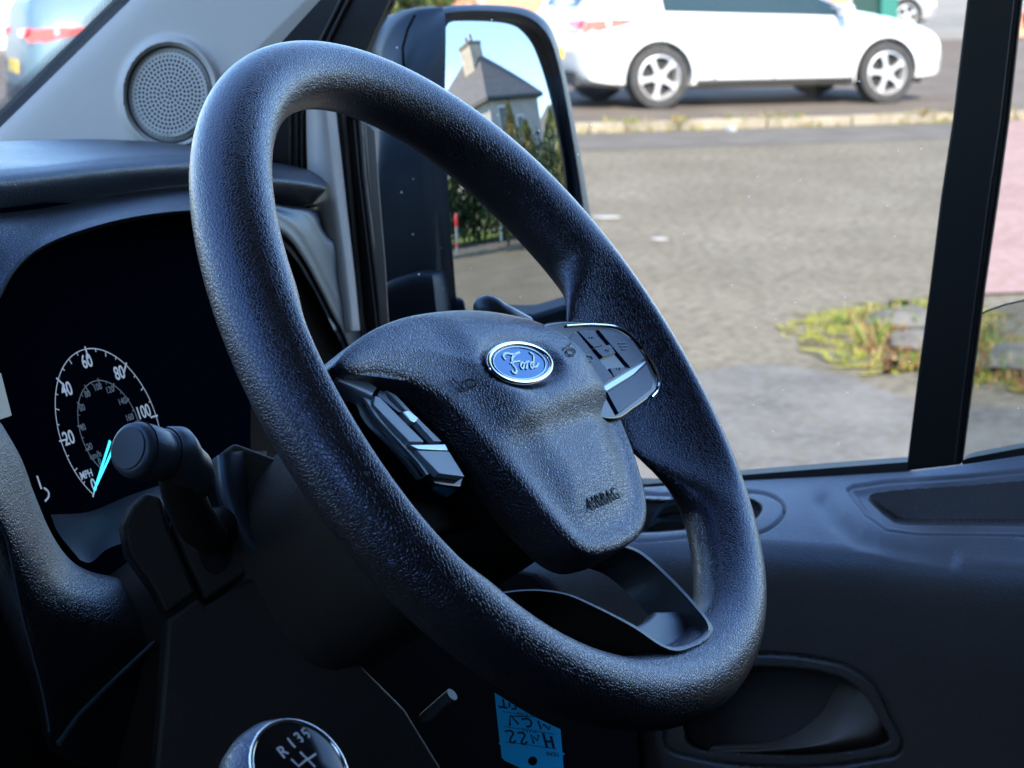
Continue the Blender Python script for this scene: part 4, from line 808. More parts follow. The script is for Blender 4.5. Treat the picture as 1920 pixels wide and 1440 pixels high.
# weedy verge on the right of the near road: mossy ground sheet, blades, stones
vp = [(1478, 612), (1510, 592), (1570, 580), (1650, 571), (1735, 560), (1800, 556), (1990, 700), (1990, 745), (1925, 735), (1850, 728), (1790, 738), (1725, 712), (1660, 700), (1590, 690), (1540, 676), (1530, 655), (1500, 630)]
vps = catmull([onZ(x, y)[:2] for x, y in vp], 90, True); vps = catmull(vps+rng.normal(0, .07, vps.shape), 260, True)
moss = noisy('mossy_soil', [(.36, (.115, .105, .08)), (.44, (.13, .12, .05)), (.53, (.20, .19, .035)), (.62, (.12, .095, .05)), (.72, (.10, .085, .06))], scale=3.2, detail=7, rough=.95, bump=.8, bscale=30, bdist=.03)
_n = moss.node_tree; _o = [q for q in _n.nodes if q.type == 'OUTPUT_MATERIAL'][0]; _b = _n.nodes['Principled BSDF']
_t = _n.nodes.new('ShaderNodeTexCoord'); _k = _n.nodes.new('ShaderNodeTexNoise'); _k.inputs['Scale'].default_value = 2.6; _k.inputs['Detail'].default_value = 9; _k.inputs['Roughness'].default_value = .7
_r = _n.nodes.new('ShaderNodeMapRange'); _r.inputs['From Min'].default_value = .42; _r.inputs['From Max'].default_value = .52; _m = _n.nodes.new('ShaderNodeMixShader'); _tr = _n.nodes.new('ShaderNodeBsdfTransparent')
_n.links.new(_t.outputs['Object'], _k.inputs['Vector']); _n.links.new(_k.outputs['Fac'], _r.inputs['Value']); _n.links.new(_r.outputs['Result'], _m.inputs['Fac']); _n.links.new(_tr.outputs[0], _m.inputs[1]); _n.links.new(_b.outputs[0], _m.inputs[2]); _n.links.new(_m.outputs[0], _o.inputs['Surface'])
sheet('mossy_verge', [tuple(p) for p in vps], moss, .007, kind='structure')
mb = MB(); cnt = 0
while cnt < 300:
    x, y = rng.uniform(1478, 1990), rng.uniform(556, 742)
    if sdpoly(vp, np.array([x]), np.array([y]))[0] > -2: continue
    cnt += 1; p = onZ(x, y, .016)
    k = 0 if (x < 1620 and y < 690) else (3 if (x > 1610 and y > 620 and rng.random() < .45) else rng.choice([0, 1, 2]))
    blades(mb, p, 7, .022 if k == 0 else .038, .06, .9, k, .004)
for x, y, h in ((1588, 606, .16), (1640, 650, .20), (1660, 636, .18), (1632, 640, .16), (1700, 610, .14), (1868, 690, .14), (1850, 700, .16), (1912, 700, .12), (1840, 640, .12)): blades(mb, onZ(x, y, .016), 26, h*.6, .06, .5, [1, 1, 3, 2], .005)
v_ = part('verge_grass', mb.v, mb.f, None, None, mats=gmats, midx=mb.m, smooth=0, recalc=False); tag(v_, 'yellow green weeds and moss growing over the verge beside the road', 'weeds', kind='stuff')
# stones on the verge
def rock(name, c, r, mat, par=None, seed=0, sq=.6):
    g = np.random.default_rng(seed); bm = bmesh.new(); bmesh.ops.create_icosphere(bm, subdivisions=3, radius=1)
    ph = g.uniform(0, 6, 9)
    for v in bm.verts:
        q = v.co; k = 1+.16*math.sin(3*q.x+ph[0])*math.sin(3.3*q.y+ph[1])+.10*math.sin(6*q.z+ph[2]+4*q.x)+.05*math.sin(11*q.y+ph[3]); v.co = (q.x*k*r[0], q.y*k*r[1], q.z*k*r[2])
    vs = [c+V(*v.co) for v in bm.verts]; fs = [tuple(l.vert.index for l in f.loops) for f in bm.faces]; bm.free()
    return part(name, vs, fs, mat, par, smooth=60)
stm = noisy('grey_stone', [(.3, (.075, .072, .065)), (.7, (.13, .125, .115))], scale=9, rough=.9, bump=.5, bscale=60)
for i, (x, y, r, lb) in enumerate([(1700, 598, (.22, .16, .05), 'flat grey stone at the far edge of the weedy verge left of the window bar'), (1712, 640, (.14, .10, .05), 'smaller rounded grey stone in the weeds close to the window bar'), (1908, 676, (.3, .16, .06), 'long grey stone slab on the verge right of the window bar')]):
    tag(rock('stone', onZ(x, y, .03), r, stm, seed=i+3), lb, 'stone')
# tufts along the kerb foot
mb = MB(); rng = np.random.default_rng(9)
for i in range(620):
    s = kerb_s0+rng.uniform(-9, 9); dens = math.sin(s*1.7)+math.sin(s*.63+1)+math.sin(s*3.9)
    if dens < rng.uniform(-1.2, 1.6): continue
    blades(mb, st_(s, kerb_t-.03+rng.uniform(-.03, .08), .004 if rng.random() < .6 else .09), 8, rng.uniform(.03, .09), .06, .6, [0, 1, 2, 3, 2], .006)
o = part('kerb_weeds', mb.v, mb.f, None, None, mats=gmats, midx=mb.m, smooth=0, recalc=False); tag(o, 'thin line of weeds growing along the foot of the concrete kerb', 'weeds', kind='stuff')
lm = plain('white_litter', (.28, .28, .26), .7); 
for x, y, a, b, lb in ((1371, 245, .06, .03, 'white scrap of litter lying against the kerb'), (1138, 408, .09, .016, 'thin white paint fleck on the road just right of the mirror'), (1236, 449, .05, .014, 'small white fleck lying in the middle of the road')):
    c = onZ(x, y, .008); mb = MB(); n_ = 11; r_ = np.random.default_rng(int(x))
    mb.prism([c+RT*math.cos(t)*a*r_.uniform(.7, 1.2)+FH*math.sin(t)*b*3*r_.uniform(.7, 1.2) for t in np.linspace(0, 6.283, n_, endpoint=False)], ZU*(.04 if y == 245 else .006))
    tag(mb.build('litter', lm, None, smooth=0), lb, 'litter')

# ------------------------------------------------------------------ cars
def boolean(o, cutter):
    m = o.modifiers.new('cut', 'BOOLEAN'); m.operation = 'DIFFERENCE'; m.object = cutter; m.solver = 'EXACT'
    dg = bpy.context.evaluated_depsgraph_get(); dg.update(); me = bpy.data.meshes.new_from_object(o.evaluated_get(dg)); o.modifiers.clear(); o.data = me
paintw = plain('white_car_paint', (.50, .51, .50), .3, spec=.5, coat=.8)
tyre = noisy('tyre_rubber', [(.3, (.03, .03, .03)), (.7, (.05, .05, .05))], scale=20, rough=.8)
alloy = plain('alloy_silver', (.55, .55, .54), .35, metal=.6); carglass = plain('dark_car_glass', (.015, .03, .035), .12, spec=.4)
redl = plain('red_lamp_lens', (.50, .01, .015), .15, emit=(1, .02, .02), es=.30, coat=1); lampc = plain('clear_lamp_lens', (.55, .60, .68), .1, coat=1); plate = plain('yellow_plate', (.80, .48, .02), .5)
under = plain('car_underbody', (.012, .012, .012), .8)
def car(name, label, paint, rear_axle, zg, length_axes=2.636, group=None, light=True, h=1.46, flip=1, plate_txt=None, scale=1.0, yaw=0., boot=.0):
    """rear_axle: ground point under the near rear wheel; car heads along D turned by yaw; near side faces the camera"""
    ca, sa_ = math.cos(yaw), math.sin(yaw); X = D*ca+E_*sa_; Yl = E_*ca-D*sa_; W = .90*scale; RO = .80; FO = .83; z0 = zg
    def c2w(x, y, z): return rear_axle+X*x*scale+Yl*(y*scale+W)+ZU*(z*scale)     # y: -0.9 near side .. 0.9 far side
    root = thing(name, label, 'car', c2w(0, 0, 0), group)
    # stations: x, half width, bottom, shoulder height, top height, top half width
    S_ = [(-RO-.02, .60, .40, .66, .74, .52), (-RO, .76, .32, .82, .93+boot, .62), (-.72, .84, .25, .93, 1.06+boot, .60), (-.55, .88, .22, .96, 1.24+boot*.7, .56), (-.25, .90, .20, .97, 1.37, .55), (.15, .90, .19, .96, 1.44, .56), (.7, .90, .19, .94, h, .58), (1.2, .90, .19, .925, 1.44, .58), (1.6, .90, .19, .92, 1.33, .60), (2.0, .90, .19, .915, 1.13, .63), (2.3, .90, .19, .91, .985, .68), (2.7, .89, .20, .86, .925, .66), (3.05, .86, .22, .79, .855, .62), (3.30, .78, .24, .70, .765, .54), (3.44, .64, .28, .58, .64, .44), (3.47, .50, .36, .50, .54, .36)]
    def sect(s):
        x, w_, zb, zs, zt, wt = s
        half = [(0, zb), (.75*w_, zb), (.96*w_, zb+.05), (.99*w_, zb+.18), (1.0*w_, .5*(zb+zs)), (.985*w_, zs-.10), (.945*w_, zs), ((.945*w_*.45+wt*.55), zs+(zt-zs)*.55), (wt, zt-.03), (wt*.7, zt), (0, zt+.012)]
        return half
    secs = []
    Sa = np.array(S_); 
    xi = np.concatenate([np.linspace(S_[0][0], -.55, 6), np.linspace(-.4, 3.0, 24), np.linspace(3.1, S_[-1][0], 7)])
    for x in xi:
        s = (x,)+tuple(np.interp(x, Sa[:, 0], Sa[:, k]) for k in range(1, 6)); hf = sect(s)
        secs.append([(x, -a, b) for a, b in hf]+[(x, a, b) for a, b in hf[-2:0:-1]])
    nc = len(secs[0]); vs = [c2w(*p) for s in secs for p in s]; m = len(secs)
    fs = gridfaces(m, nc, True)+[tuple(range(nc))[::-1], tuple((m-1)*nc+j for j in range(nc))]
    body = part('body', vs, fs, paint, root, smooth=35)
    og = np.array(root.location)
    for ax in (0, length_axes):
        mbc = MB()
        for yy in (-1.05, .62): mbc.prism([c2w(ax+.375*math.cos(t), yy, .325+.375*math.sin(t)) for t in np.linspace(0, 2*math.pi, 40, endpoint=False)], Yl*.43*scale)
        cut = mbc.build('cutter', under, root); boolean(body, cut); bpy.data.objects.remove(cut)
    body.data.set_sharp_from_angle(angle=math.radians(35))
    mb = MB(); mb.prism([c2w(-.6, -.62, .20), c2w(3.2, -.62, .20), c2w(3.2, -.62, .62), c2w(-.6, -.62, .62)], Yl*1.24*scale); mb.build('underbody', under, root)
    for ax in (0, length_axes):
        for yy, sg in ((-.885, -1), (.885, 1)):
            mbt = MB(); prof = [(.225, .0), (.235, .012), (.29, .018), (.315, .008), (.322, -.02), (.322, -.17), (.30, -.2), (.22, -.2)]
            tv = []; 
            for r_, o_ in prof: tv += [c2w(ax+r_*math.cos(t), yy+sg*o_, .322+r_*math.sin(t)) for t in np.linspace(0, 2*math.pi, 40, endpoint=False)]
            wh = part('wheel', tv, gridfaces(len(prof), 40, True), tyre, root, smooth=40)
            mbr = MB(); mbr.add([c2w(ax+r_*math.cos(t), yy+sg*o_, .322+r_*math.sin(t)) for r_, o_ in ((.228, .004), (.215, .008), (.205, -.01), (.195, -.10)) for t in np.linspace(0, 2*math.pi, 40, endpoint=False)], gridfaces(4, 40, True), 0)
            for k in range(5):
                t = 2*math.pi*k/5+.3*(1 if ax else 1.7)+.25
                u1, u2 = V(math.cos(t), math.sin(t)), V(-math.sin(t), math.cos(t))
                P_ = [u1*.04+u2*.034, u1*.12+u2*.020, u1*.212+u2*.040, u1*.212-u2*.040, u1*.12-u2*.020, u1*.04-u2*.034]
                mbr.prism([c2w(ax+q[0], yy+sg*.004, .322+q[1]) for q in P_], -Yl*sg*.03*scale, 0)
            mbr.prism([c2w(ax+.05*math.cos(t), yy+sg*.008, .322+.05*math.sin(t)) for t in np.linspace(0, 2*math.pi, 20, endpoint=False)], -Yl*sg*.04*scale, 0)
            mbr.prism([c2w(ax+.2*math.cos(t), yy-sg*.07, .322+.2*math.sin(t)) for t in np.linspace(0, 2*math.pi, 30, endpoint=False)], -Yl*sg*.01*scale, 1)
            part('rim', mbr.v, mbr.f, None, wh, mats=[alloy, under], midx=mbr.m, smooth=40)
    # glass lying just proud of the cabin sides
    def side(x, t, off=.006, sg=-1):
        s = [np.interp(x, Sa[:, 0], Sa[:, k]) for k in range(1, 6)]; w_, zb, zs, zt, wt = s
        k = np.clip(t, 0, 1); y1, z1 = .945*w_, zs; y2, z2 = .945*w_*.45+wt*.55, zs+(zt-zs)*.55; y3, z3 = wt, zt-.03
        y, z = (y1+(y2-y1)*k/.55, z1+(z2-z1)*k/.55) if k < .55 else (y2+(y3-y2)*(k-.55)/.45, z2+(z3-z2)*(k-.55)/.45)
        return c2w(x, sg*(y+off), z)
    for sg in (-1, 1):
        for xa, xb, ta, tb in ((.06, .66, .5, 0), (.66, 1.32, 0, 0), (1.32, 2.12, 0, .55)):
            G = np.array([[side(x, .05+(.86-.05)*v if True else 0, sg=sg) for x in np.linspace(xa+(.22*(1-v) if ta else 0)*0, xb, 8)] for v in np.linspace(0, 1, 5)])
            gridpart('side_window', G, carglass, root, smooth=60)
    G = np.array([[c2w(x, y, np.interp(x, Sa[:, 0], Sa[:, 4])+.010+.0) for y in np.linspace(-.46, .46, 6)] for x in np.linspace(-.74, -.36, 6)]); gridpart('rear_window', G, carglass, root, smooth=60)
    G = np.array([[c2w(x, y, np.interp(x, Sa[:, 0], Sa[:, 4])+.012) for y in np.linspace(-.50, .50, 6)] for x in np.linspace(1.50, 2.24, 7)]); gridpart('windscreen', G, carglass, root, smooth=60)
    for sg in (-1, 1):
        mb = MB(); yb = lambda x: np.interp(x, Sa[:, 0], Sa[:, 1])*1.0
        if sg: 
            P1 = [(-.80, .79), (-.76, .90), (-.50, .925), (-.26, .915), (-.40, .86), (-.66, .80)]
            mb.prism([c2w(x, sg*(yb(x)*.99+.016), z) for x, z in P1], -Yl*sg*.03*scale)
            mb.prism([c2w(-.83, sg*.70, .83), c2w(-.83, sg*.42, .84), c2w(-.83, sg*.42, .89), c2w(-.80, sg*.74, .91)], X*.06)
        mb.build_each('rear_light', redl, root)
        mb = MB(); mb.prism([c2w(x, sg*(yb(x)*.965+.012), z) for x, z in [(2.98, .70), (3.10, .745), (3.26, .70), (3.36, .60), (3.30, .575), (3.12, .64)]], -Yl*sg*.04*scale); mb.build('headlight', lampc if light else carglass, root)
        mb = MB(); c = c2w(2.06, sg*1.0, .99); mb.box(c, (.06*scale, .10*scale, .06*scale), (X, Yl, ZU)); mb.build('wing_mirror', paint, root, bevel=.035)
        mb = MB(); mb.tube([c2w(x, sg*(yb(x)*1.0+.003), z) for x, z in [(.62, .27), (.60, .5), (.56, .80), (.62, .93)]], .006, 6); mb.tube([c2w(x, sg*(yb(x)*1.0+.003), z) for x, z in [(1.30, .27), (1.30, .6), (1.31, .92)]], .004, 6); mb.tube([c2w(x, sg*(yb(x)*1.0+.003), z) for x, z in [(2.22, .30), (2.24, .6), (2.18, .90)]], .004, 6); mb.build_each('door_seam', under, root)
        mb = MB(); mb.tube([c2w(x, sg*.903, .27) for x in (.42, 2.22)], .022, 6); mb.build('sill_line', under, root)
    for xh in (.78, 1.46):
        mb = MB(); mb.tube([c2w(xh, -.905, .80), c2w(xh+.03, -.925, .802), c2w(xh+.14, -.925, .805), c2w(xh+.17, -.905, .806)], .013*scale, 8); mb.build('door_handle', paint, root)
    mb = MB(); mb.prism([c2w(-.835, -.26, .50), c2w(-.835, .26, .50), c2w(-.835, .26, .61), c2w(-.835, -.26, .61)], X*.03); mb.build('number_plate', plate, root)
    mb = MB(); mb.prism([c2w(-.82, -.62, .24), c2w(-.82, .62, .24), c2w(-.82, .58, .38), c2w(-.82, -.58, .38)], X*.06); mb.prism([c2w(3.38, -.62, .30), c2w(3.46, -.30, .30), c2w(3.46, .30, .30), c2w(3.38, .62, .30), c2w(3.38, .62, .42), c2w(3.47, .30, .42), c2w(3.47, -.30, .42), c2w(3.38, -.62, .42)], -X*.02); mb.build_each('lower_grille', under, root)
    return root, c2w
pz = .08
car('white_hatchback', 'white hatchback with silver five spoke wheels parked beyond the kerb', paintw, onZ(1237, 205, pz), pz)
bluep = plain('pale_blue_metallic_paint', (.10, .17, .215), .42, metal=.1, coat=.15)
# pale blue car seen through the windscreen: near rear corner close to photo pixel (60, 180)
ra = onZ(232, 246, 0.0); car('blue_hatchback', 'pale blue metallic car with lit red tail lamp seen past the windscreen pillar', bluep, ra, 0, scale=1.06, boot=.10)
silv = plain('silver_car_paint', (.42, .43, .45), .3, metal=.4, coat=1)
r3 = onZ(1700, 62, pz); car('silver_hatchback', 'silver grey car parked far back beside the green fence', silv, r3-D*2.636, pz)
r4 = onZ(2010, 62, pz); car('white_estate', 'distant white car at the right edge of the window', paintw, r4, pz)

# ------------------------------------------------------------------ brick wall, fence, hedge, post behind the cars
bw = brickmat('orange_red_brick', (.42, .15, .075), (.50, .20, .10), (.40, .33, .26), 4.4, .5, .16)
wt = kerb_t+17.5
def spx(px, t): # street s for a pixel column at distance t
    r = ray(px, 60); k = t/(r@E_); return (O+r*k)@D
wall = thing('brick_building', 'long orange brick wall standing behind the parked white car', 'building', st_(spx(1200, wt), wt))
mb = MB(); a, b = spx(832, wt), spx(1592, wt); mb.box(st_((a+b)/2, wt+.15, 1.6), ((b-a)/2, .15, 1.6), (D, E_, ZU)); mb.build('wall', bw, wall)
mb = MB(); mb.box(st_((a+b)/2, wt+.15, 3.24), ((b-a)/2+.03, .19, .04), (D, E_, ZU)); mb.build('coping', conc, wall)
mb = MB(); c = st_(spx(1022, wt-.1), wt-.1, 1.6); mb.tube([c-ZU*1.6, c+ZU*1.6], .055, 12); mb.build('downpipe', plain('white_downpipe', (.75, .75, .72), .5), wall)
grn = plain('dark_green_paint', (.008, .035, .028), .5); grn2 = plain('teal_green_paint', (.012, .11, .085), .5)
fe = thing('green_fence', 'dark green metal fence with teal post beside the brick wall', 'fence', st_(spx(1620, wt), wt))
mb = MB(); a, b = spx(1596, wt), spx(1642, wt); 
for k in range(12): mb.box(st_(a+(b-a)*(k+.5)/12, wt, 1.0), ((b-a)/24*.92, .02, .95), (D, E_, ZU))
mb.box(st_((a+b)/2, wt+.03, 1.5), ((b-a)/2, .02, .04), (D, E_, ZU)); mb.box(st_((a+b)/2, wt+.03, .4), ((b-a)/2, .02, .04), (D, E_, ZU)); mb.build('palings', grn, fe)
mb = MB(); a2, b2 = spx(1644, wt), spx(1676, wt); mb.box(st_((a2+b2)/2, wt-.05, 1.05), ((b2-a2)/2, .1, 1.05), (D, E_, ZU)); mb.build('gate_post', grn2, fe, bevel=.02)

# foliage builder
def leafcloud(mb, c, r, n, ls, mi=(0, 1, 2), clumps=14, seed=0):
    g = np.random.default_rng(seed); cl = []
    for _ in range(clumps):
        v = g.normal(0, 1, 3); v /= np.linalg.norm(v); cl.append(np.asarray(c)+v*np.asarray(r)*g.uniform(.35, .85))
    for i in range(n):
        q = cl[g.integers(clumps)]; v = g.normal(0, 1, 3); v /= np.linalg.norm(v); p = q+v*np.asarray(r)*g.uniform(.1, .42)
        a = g.normal(0, 1, 3); a /= np.linalg.norm(a); b = np.cross(a, g.normal(0, 1, 3)); b /= np.linalg.norm(b); s = ls*g.uniform(.5, 1.3)
        mb.add([p-a*s, p+b*s*.45, p+a*s, p-b*s*.45], [(0, 1, 2, 3)], int(g.choice(mi)))
def column_tree(name, label, base, h, r, mats, n=2600, seed=0, ls=.10, group=None, cat='tree'):
    root = thing(name, label, cat, base, group); g = np.random.default_rng(seed)
    mb = MB(); mb.tube([base, base+V(.03, .02, h*.5), base+V(0, .04, h*.85)], [.10, .07, .02], 8)
    for k in range(7): a = g.uniform(0, 6.28); z = h*g.uniform(.15, .7); mb.tube([base+ZU*z, base+V(math.cos(a)*r*.6, math.sin(a)*r*.6, z+r*.6)], [.03, .01], 6)
    mb.build('trunk', bark, root)
    cr_ = MB()
    for i in range(n):
        z = g.uniform(.02, 1)**.9; rr = r*(1-z)**.55*min(1, .55+z*3)*(1+.22*math.sin(z*23+seed)+.15*math.sin(z*51)); a = g.uniform(0, 6.28); q = rr*g.uniform(.35, 1)**.5
        p = base+V(math.cos(a)*q, math.sin(a)*q, z*h); d = V(math.cos(a)*.35, math.sin(a)*.35, 1)+g.normal(0, .35, 3); d /= np.linalg.norm(d); b = np.cross(d, g.normal(0, 1, 3)); b /= np.linalg.norm(b); s = ls*g.uniform(.6, 1.4)
        cr_.add([p-d*s*.4, p+b*s*.3, p+d*s, p-b*s*.3], [(0, 1, 2, 3)], int(g.choice(len(mats))))
    part('crown', cr_.v, cr_.f, None, root, mats=mats, midx=cr_.m, smooth=0, recalc=False)
    return root
bark = noisy('bark', [(.3, (.06, .045, .03)), (.7, (.12, .09, .06))], scale=8)
lfd = [plain('leaf_dark', (.020, .040, .012), .6, spec=.3), plain('leaf_mid', (.045, .075, .018), .6, spec=.3), plain('leaf_olive', (.075, .085, .022), .6, spec=.3)]
lfl = [plain('leaf_lime', (.17, .25, .03), .6, spec=.3), plain('leaf_yellowgreen', (.26, .28, .05), .6, spec=.3), plain('leaf_green', (.09, .15, .02), .6, spec=.3)]
lfa = [plain('leaf_ochre', (.30, .22, .07), .6, spec=.3), plain('leaf_rust', (.20, .09, .035), .6, spec=.3), plain('leaf_olive_pale', (.20, .20, .07), .6, spec=.3)]
# dark hedge behind the blue car, left of the brick wall
hd = thing('garden_hedge', 'dark green hedge beyond the road left of the brick wall', 'hedge', st_(spx(700, wt), wt))
mb = MB()
for k in range(9): leafcloud(mb, st_(spx(560+k*34, wt), wt, 1.3), (1.0, .8, 1.5), 420, .11, seed=40+k)
part('foliage', mb.v, mb.f, None, hd, mats=lfd, midx=mb.m, smooth=0, recalc=False)
mb = MB()
for k in range(9): p = st_(spx(560+k*34, wt), wt); mb.tube([p, p+ZU*1.6], [.05, .02], 6)
mb.build('stems', bark, hd)
fw = thing('rendered_wall', 'pale rendered wall across the street behind the blue car', 'wall', st_(spx(100, wt+3), wt+3))
mb = MB(); a, b = spx(-900, wt+3), spx(560, wt+3); mb.box(st_((a+b)/2, wt+3, 1.5), ((b-a)/2, .12, 1.5), (D, E_, ZU)); mb.build('wall_face', noisy('pale_render', [(.3, (.55, .53, .48)), (.7, (.66, .64, .58))], scale=2), fw)
mb = MB(); mb.box(st_((a+b)/2, wt+3, 3.04), ((b-a)/2, .16, .04), (D, E_, ZU)); mb.build('coping', conc, fw)
rw = thing('garden_wall', 'low terracotta wall at the far right edge beyond the pink paving', 'wall', st_(spx(2000, wt+2), wt+2))
mb = MB(); a, b = spx(1846, wt+2), spx(2600, wt+2); mb.box(st_((a+b)/2, wt+2, .25), ((b-a)/2, .12, .25), (D, E_, ZU)); mb.build('wall_face', plain('terracotta', (.50, .20, .12), .8), rw)

# ================================================================== WHAT THE MIRROR SHOWS (stands behind and to the side of the van)
ZE = 4.8; C1 = mirz(914, 178, ZE); C2 = mirz(1005, 171, ZE); C3 = mirz(807, 240, ZE)
u1 = C2-C1; u1[2] = 0; l1 = np.linalg.norm(u1); u1n = u1/l1; u2n = C3-C1; u2n[2] = 0; l2 = np.linalg.norm(u2n); u2n = u2n-u1n*(u2n@u1n); u2n /= np.linalg.norm(u2n)
G1 = V(C1[0], C1[1], 0)
house = thing('grey_house', 'grey rendered house with hipped tiled roof and tall chimney seen in the mirror', 'house', G1)
rend = noisy('grey_roughcast', [(.3, (.36, .33, .30)), (.7, (.46, .43, .39))], scale=2, bump=.3); tile = brickmat('roof_tiles', (.115, .105, .10), (.15, .135, .125), (.05, .045, .045), 2.6, .6, .42, ms=.03)
hp = [G1, G1+u1n*l1, G1+u1n*l1+u2n*l2, G1+u2n*l2]
mb = MB(); mb.prism(hp, ZU*ZE); mb.build('walls', rend, house)
ov = .30; base = [hp[0]-u1n*ov-u2n*ov, hp[1]+u1n*ov-u2n*ov, hp[2]+u1n*ov+u2n*ov, hp[3]-u1n*ov+u2n*ov]; base = [p+ZU*(ZE-.08) for p in base]
apx = mirz(897, 100, 6.95); A1 = apx; R2_ = A1+u2n*2.2
roof = part('roof', base+[A1, R2_]+[p-ZU*.14 for p in base], [(0, 1, 4), (1, 2, 5, 4), (2, 3, 5), (3, 0, 4, 5), (0, 1, 7, 6), (1, 2, 8, 7), (2, 3, 9, 8), (3, 0, 6, 9), (6, 7, 8, 9)], tile, house, smooth=0)
cd = A1-(A1-base[0])*.06+(base[3]-base[0])*.10; ch = A1+u2n*.35-u1n*.30-ZU*1.75
mb = MB(); mb.box(ch+ZU*.85, (.46, .60, 1.25), (u1n, u2n, ZU)); chm = mb.build('chimney', noisy('buff_render', [(.3, (.42, .35, .27)), (.7, (.55, .47, .37))], scale=3), roof)
mb = MB(); mb.box(ch+ZU*2.14, (.50, .62, .07), (u1n, u2n, ZU)); mb.build('chimney_cap', conc, chm)
mb = MB()
for o_ in (-.3, .25): mb.tube([ch+ZU*2.2+u2n*o_, ch+ZU*2.55+u2n*o_], .09, 10)
mb.build_each('chimney_pot', plain('clay_pot', (.35, .16, .09), .8), chm)
mb = MB(); mb.prism([A1-(A1-base[0])*k+(base[1]-base[0])*0+(base[3]-base[0])*w_*.0+V(0, 0, .02) for k, w_ in ((.4, 0), (.5, 0), (.5, .1))], ZU*.02) 
def wface(o0, ux, nv, x, z, w_, hgt, nm='window'):
    mb = MB(); c = o0+ux*x+ZU*z; mb.box(c+nv*.02, (w_/2+.06, .04, hgt/2+.06), (ux, nv, ZU)); f = mb.build(nm, plain('white_window_frame', (.7, .7, .68), .5), house)
    mb = MB(); mb.box(c+nv*.062, (w_/2, .006, hgt/2), (ux, nv, ZU)); mb.build('pane', carglass, f)
    mb = MB(); mb.box(c+nv*.07-ZU*(hgt/2+.08), (w_/2+.1, .06, .03), (ux, nv, ZU)); mb.build('sill', conc, f)
wface(G1, u1n, -u2n, l1*.22, 3.7, .55, 1.25); wface(G1, u1n, -u2n, l1*.55, 3.5, .5, .9); wface(G1, u2n, -u1n, 1.2, 3.6, .8, 1.0); wface(G1, u2n, -u1n, 3.6, 3.6, .9, 1.1); wface(G1, u1n, -u2n, l1*.5, 1.3, 1.0, 1.1)
mb = MB(); p = G1+u1n*l1*.36-u2n*.06; mb.tube([p, p+ZU*(ZE-.1)], .05, 8); mb.tube([base[0]-ZU*.08, base[1]-ZU*.08], .06, 8); mb.build_each('gutter', plain('black_gutter', (.03, .03, .03), .5), house)
# far roof between the house and the tall conifer
q_ = mird(1045, 150, 60); fh = thing('far_house', 'distant house with dark roof beside the tall conifer in the mirror', 'house', V(q_[0], q_[1], 0))
mb = MB(); fb_ = V(q_[0], q_[1], 0); mb.box(fb_+ZU*2.4, (4, 4, 2.4), (u1n, u2n, ZU)); mb.build('walls', rend, fh); bb = [fb_+u1n*i*4.3+u2n*j*4.3+ZU*4.75 for i, j in ((-1, -1), (1, -1), (1, 1), (-1, 1))]
part('roof', bb+[fb_-u1n*3+ZU*7.2, fb_+u1n*3+ZU*7.2], [(0, 1, 5, 4), (1, 2, 5), (2, 3, 4, 5), (3, 0, 4), (0, 1, 2, 3)], tile, fh, smooth=0)
mb = MB(); mb.box(fb_+u1n*2+ZU*7.5, (.4, .4, .8), (u1n, u2n, ZU)); mb.build('chimney', rend, fh)
# garden edge: kerb, pavement, hedge, trees, posts
def mg(px, py, z=0.): return mirz(px, py, z)
k1, k2 = mg(858, 484), mg(985, 462); kd_ = (k2-k1)/np.linalg.norm(k2-k1); kn_ = V(-kd_[1], kd_[0], 0); kn_ = kn_ if kn_@(G1-k1) > 0 else -kn_
print('mirror kerb', k1.round(1), k2.round(1), 'house base', [p.round(1) for p in hp])
sheet('far_pavement', [tuple((k1-kd_*25)[:2]), tuple((k1+kd_*40)[:2]), tuple((k1+kd_*40+kn_*2.6)[:2]), tuple((k1-kd_*25+kn_*2.6)[:2])], asph2, .10)
mb = MB()
for i in range(-20, 34): mb.box(k1+kd_*(i*.92+.45)-kn_*.06+ZU*.04, (.45, .06, .065), (kd_, kn_, ZU))
tag(mb.build('kerb', conc, None, bevel=.01), kind='structure')
sheet('garden_lawn', [tuple((k1-kd_*25+kn_*2.62)[:2]), tuple((k1+kd_*40+kn_*2.62)[:2]), tuple((k1+kd_*40+kn_*30)[:2]), tuple((k1-kd_*25+kn_*30)[:2])], noisy('lawn', [(.3, (.06, .10, .02)), (.7, (.13, .18, .04))], scale=3), .13)
hg = thing('boundary_hedge', 'tall dark evergreen hedge along the pavement in the mirror', 'hedge', k1+kn_*3.4)
mb = MB(); stm_ = MB(); lenh = (mg(1000, 445)-k1)@kd_
for k in range(-6, 12):
    c = k1+kd_*(k*1.0)+kn_*3.5; hh_ = 1.25+.12*math.sin(k*1.7); leafcloud(mb, c+ZU*hh_*.98, (.95, .8, hh_*1.15), 1500, .13, seed=70+k, clumps=30); stm_.tube([c, c+ZU*1.6], [.06, .02], 6)
part('foliage', mb.v, mb.f, None, hg, mats=lfd, midx=mb.m, smooth=0, recalc=False); stm_.build('stems', bark, hg)
def treeat(px_top, py_top, dist, r, mats, label, name='conifer_tree', n=2600, seed=1, ls=.11):
    q_, rr = mrefl(px_top, py_top); hdir = V(rr[0], rr[1], 0); hl = np.linalg.norm(hdir); top = q_+rr*(dist/hl); base_ = V(top[0], top[1], .1); return column_tree(name, label, base_, max(top[2]-.1, 1), r, mats, n, seed, ls)
gz = np.linalg.norm((G1-MC)[:2]); print('house dist', gz)
treeat(952, 196, gz-3.4, .75, lfa+lfl[:1], 'slim yellow green conifer in front of the grey house wall', seed=3)
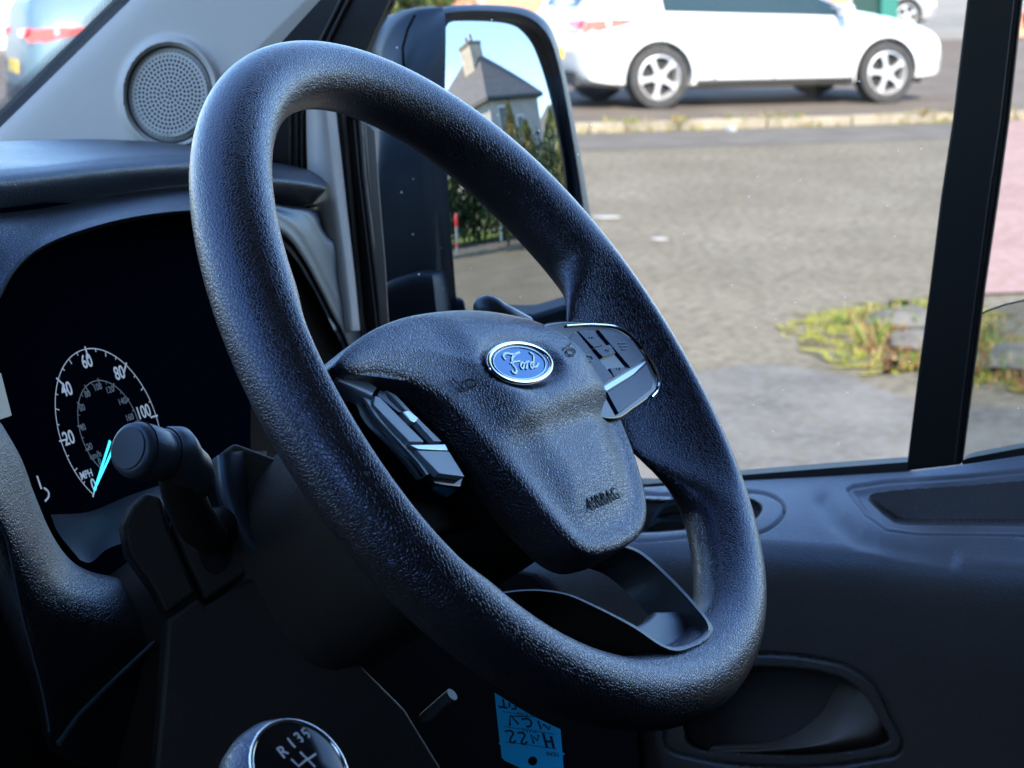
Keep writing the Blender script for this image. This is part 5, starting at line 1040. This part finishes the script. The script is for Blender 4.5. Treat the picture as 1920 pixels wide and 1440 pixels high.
treeat(985, 228, gz-2.6, .7, lfa+lfl[:1], 'shorter conifer close to the right end of the grey house', seed=4)
treeat(1044, 128, gz-4.2, .95, lfl+lfa[:1], 'tallest bright green conifer near the outer edge of the mirror', n=3600, seed=5)
treeat(1070, 180, gz-5.2, .8, lfa, 'rust and ochre tree at the outer edge of the mirror', 'autumn_tree', seed=6)
treeat(1062, 235, gz-6.2, .9, lfa, 'low russet tree below the tallest conifer in the mirror', 'autumn_tree', seed=9)
treeat(1030, 205, gz+4, 1.3, lfl, 'broad lime green shrub behind the end of the house', 'garden_shrub', seed=8)
def bush(px, py, dist, r, h_, label, seed, mats=lfd):
    q_, rr = mrefl(px, py); hl = math.hypot(rr[0], rr[1]); top = q_+rr*(dist/hl); b = V(top[0], top[1], .1); root = thing('round_bush', label, 'bush', b)
    hz = max(top[2], .8); m1_ = MB(); m1_.tube([b, b+ZU*hz*.6], [.07, .03], 6); m1_.build('stem', bark, root)
    m2_ = MB(); leafcloud(m2_, b+ZU*hz*.5, (r, r, hz*.5), 1500, .09, seed=seed, clumps=26); part('foliage', m2_.v, m2_.f, None, root, mats=mats, midx=m2_.m, smooth=0, recalc=False)
bush(1014, 262, gz-6.0, 1.2, 2, 'dense dark rounded bush below the right corner of the grey house', 12)
bush(945, 300, gz-7.0, 1.2, 2, 'dark bush hidden low down in front of the house, left of the rounded one', 13)
def postat(px, pyb, h_, label, red=True, grp='posts on the far pavement'):
    b = mg(px, pyb, .10); root = thing('marker_post', label, 'bollard', b, grp)
    mb = MB(); mb.tube([b, b+ZU*h_], .055, 12); mb.build('post', plain('grey_post', (.30, .30, .30), .6) if red else plain('white_post', (.6, .6, .6), .6), root)
    if red:
        mb = MB(); mb.tube([b+ZU*h_*.70, b+ZU*h_*.74, b+ZU*h_*.98, b+ZU*h_*1.04], [.06, .066, .066, .03], 12); mb.build('red_cap', plain('red_plastic', (.70, .03, .03), .4), root)
        mb = MB(); mb.tube([b+ZU*h_*.16, b+ZU*h_*.26], .061, 12); mb.build('red_band', plain('red_reflective', (.70, .05, .04), .4), root)
postat(857, 474, .96, 'grey marker post with red cap at the left side of the mirror'); postat(940, 452, .7, 'plain pale marker post without a cap on the pavement in the mirror', False)
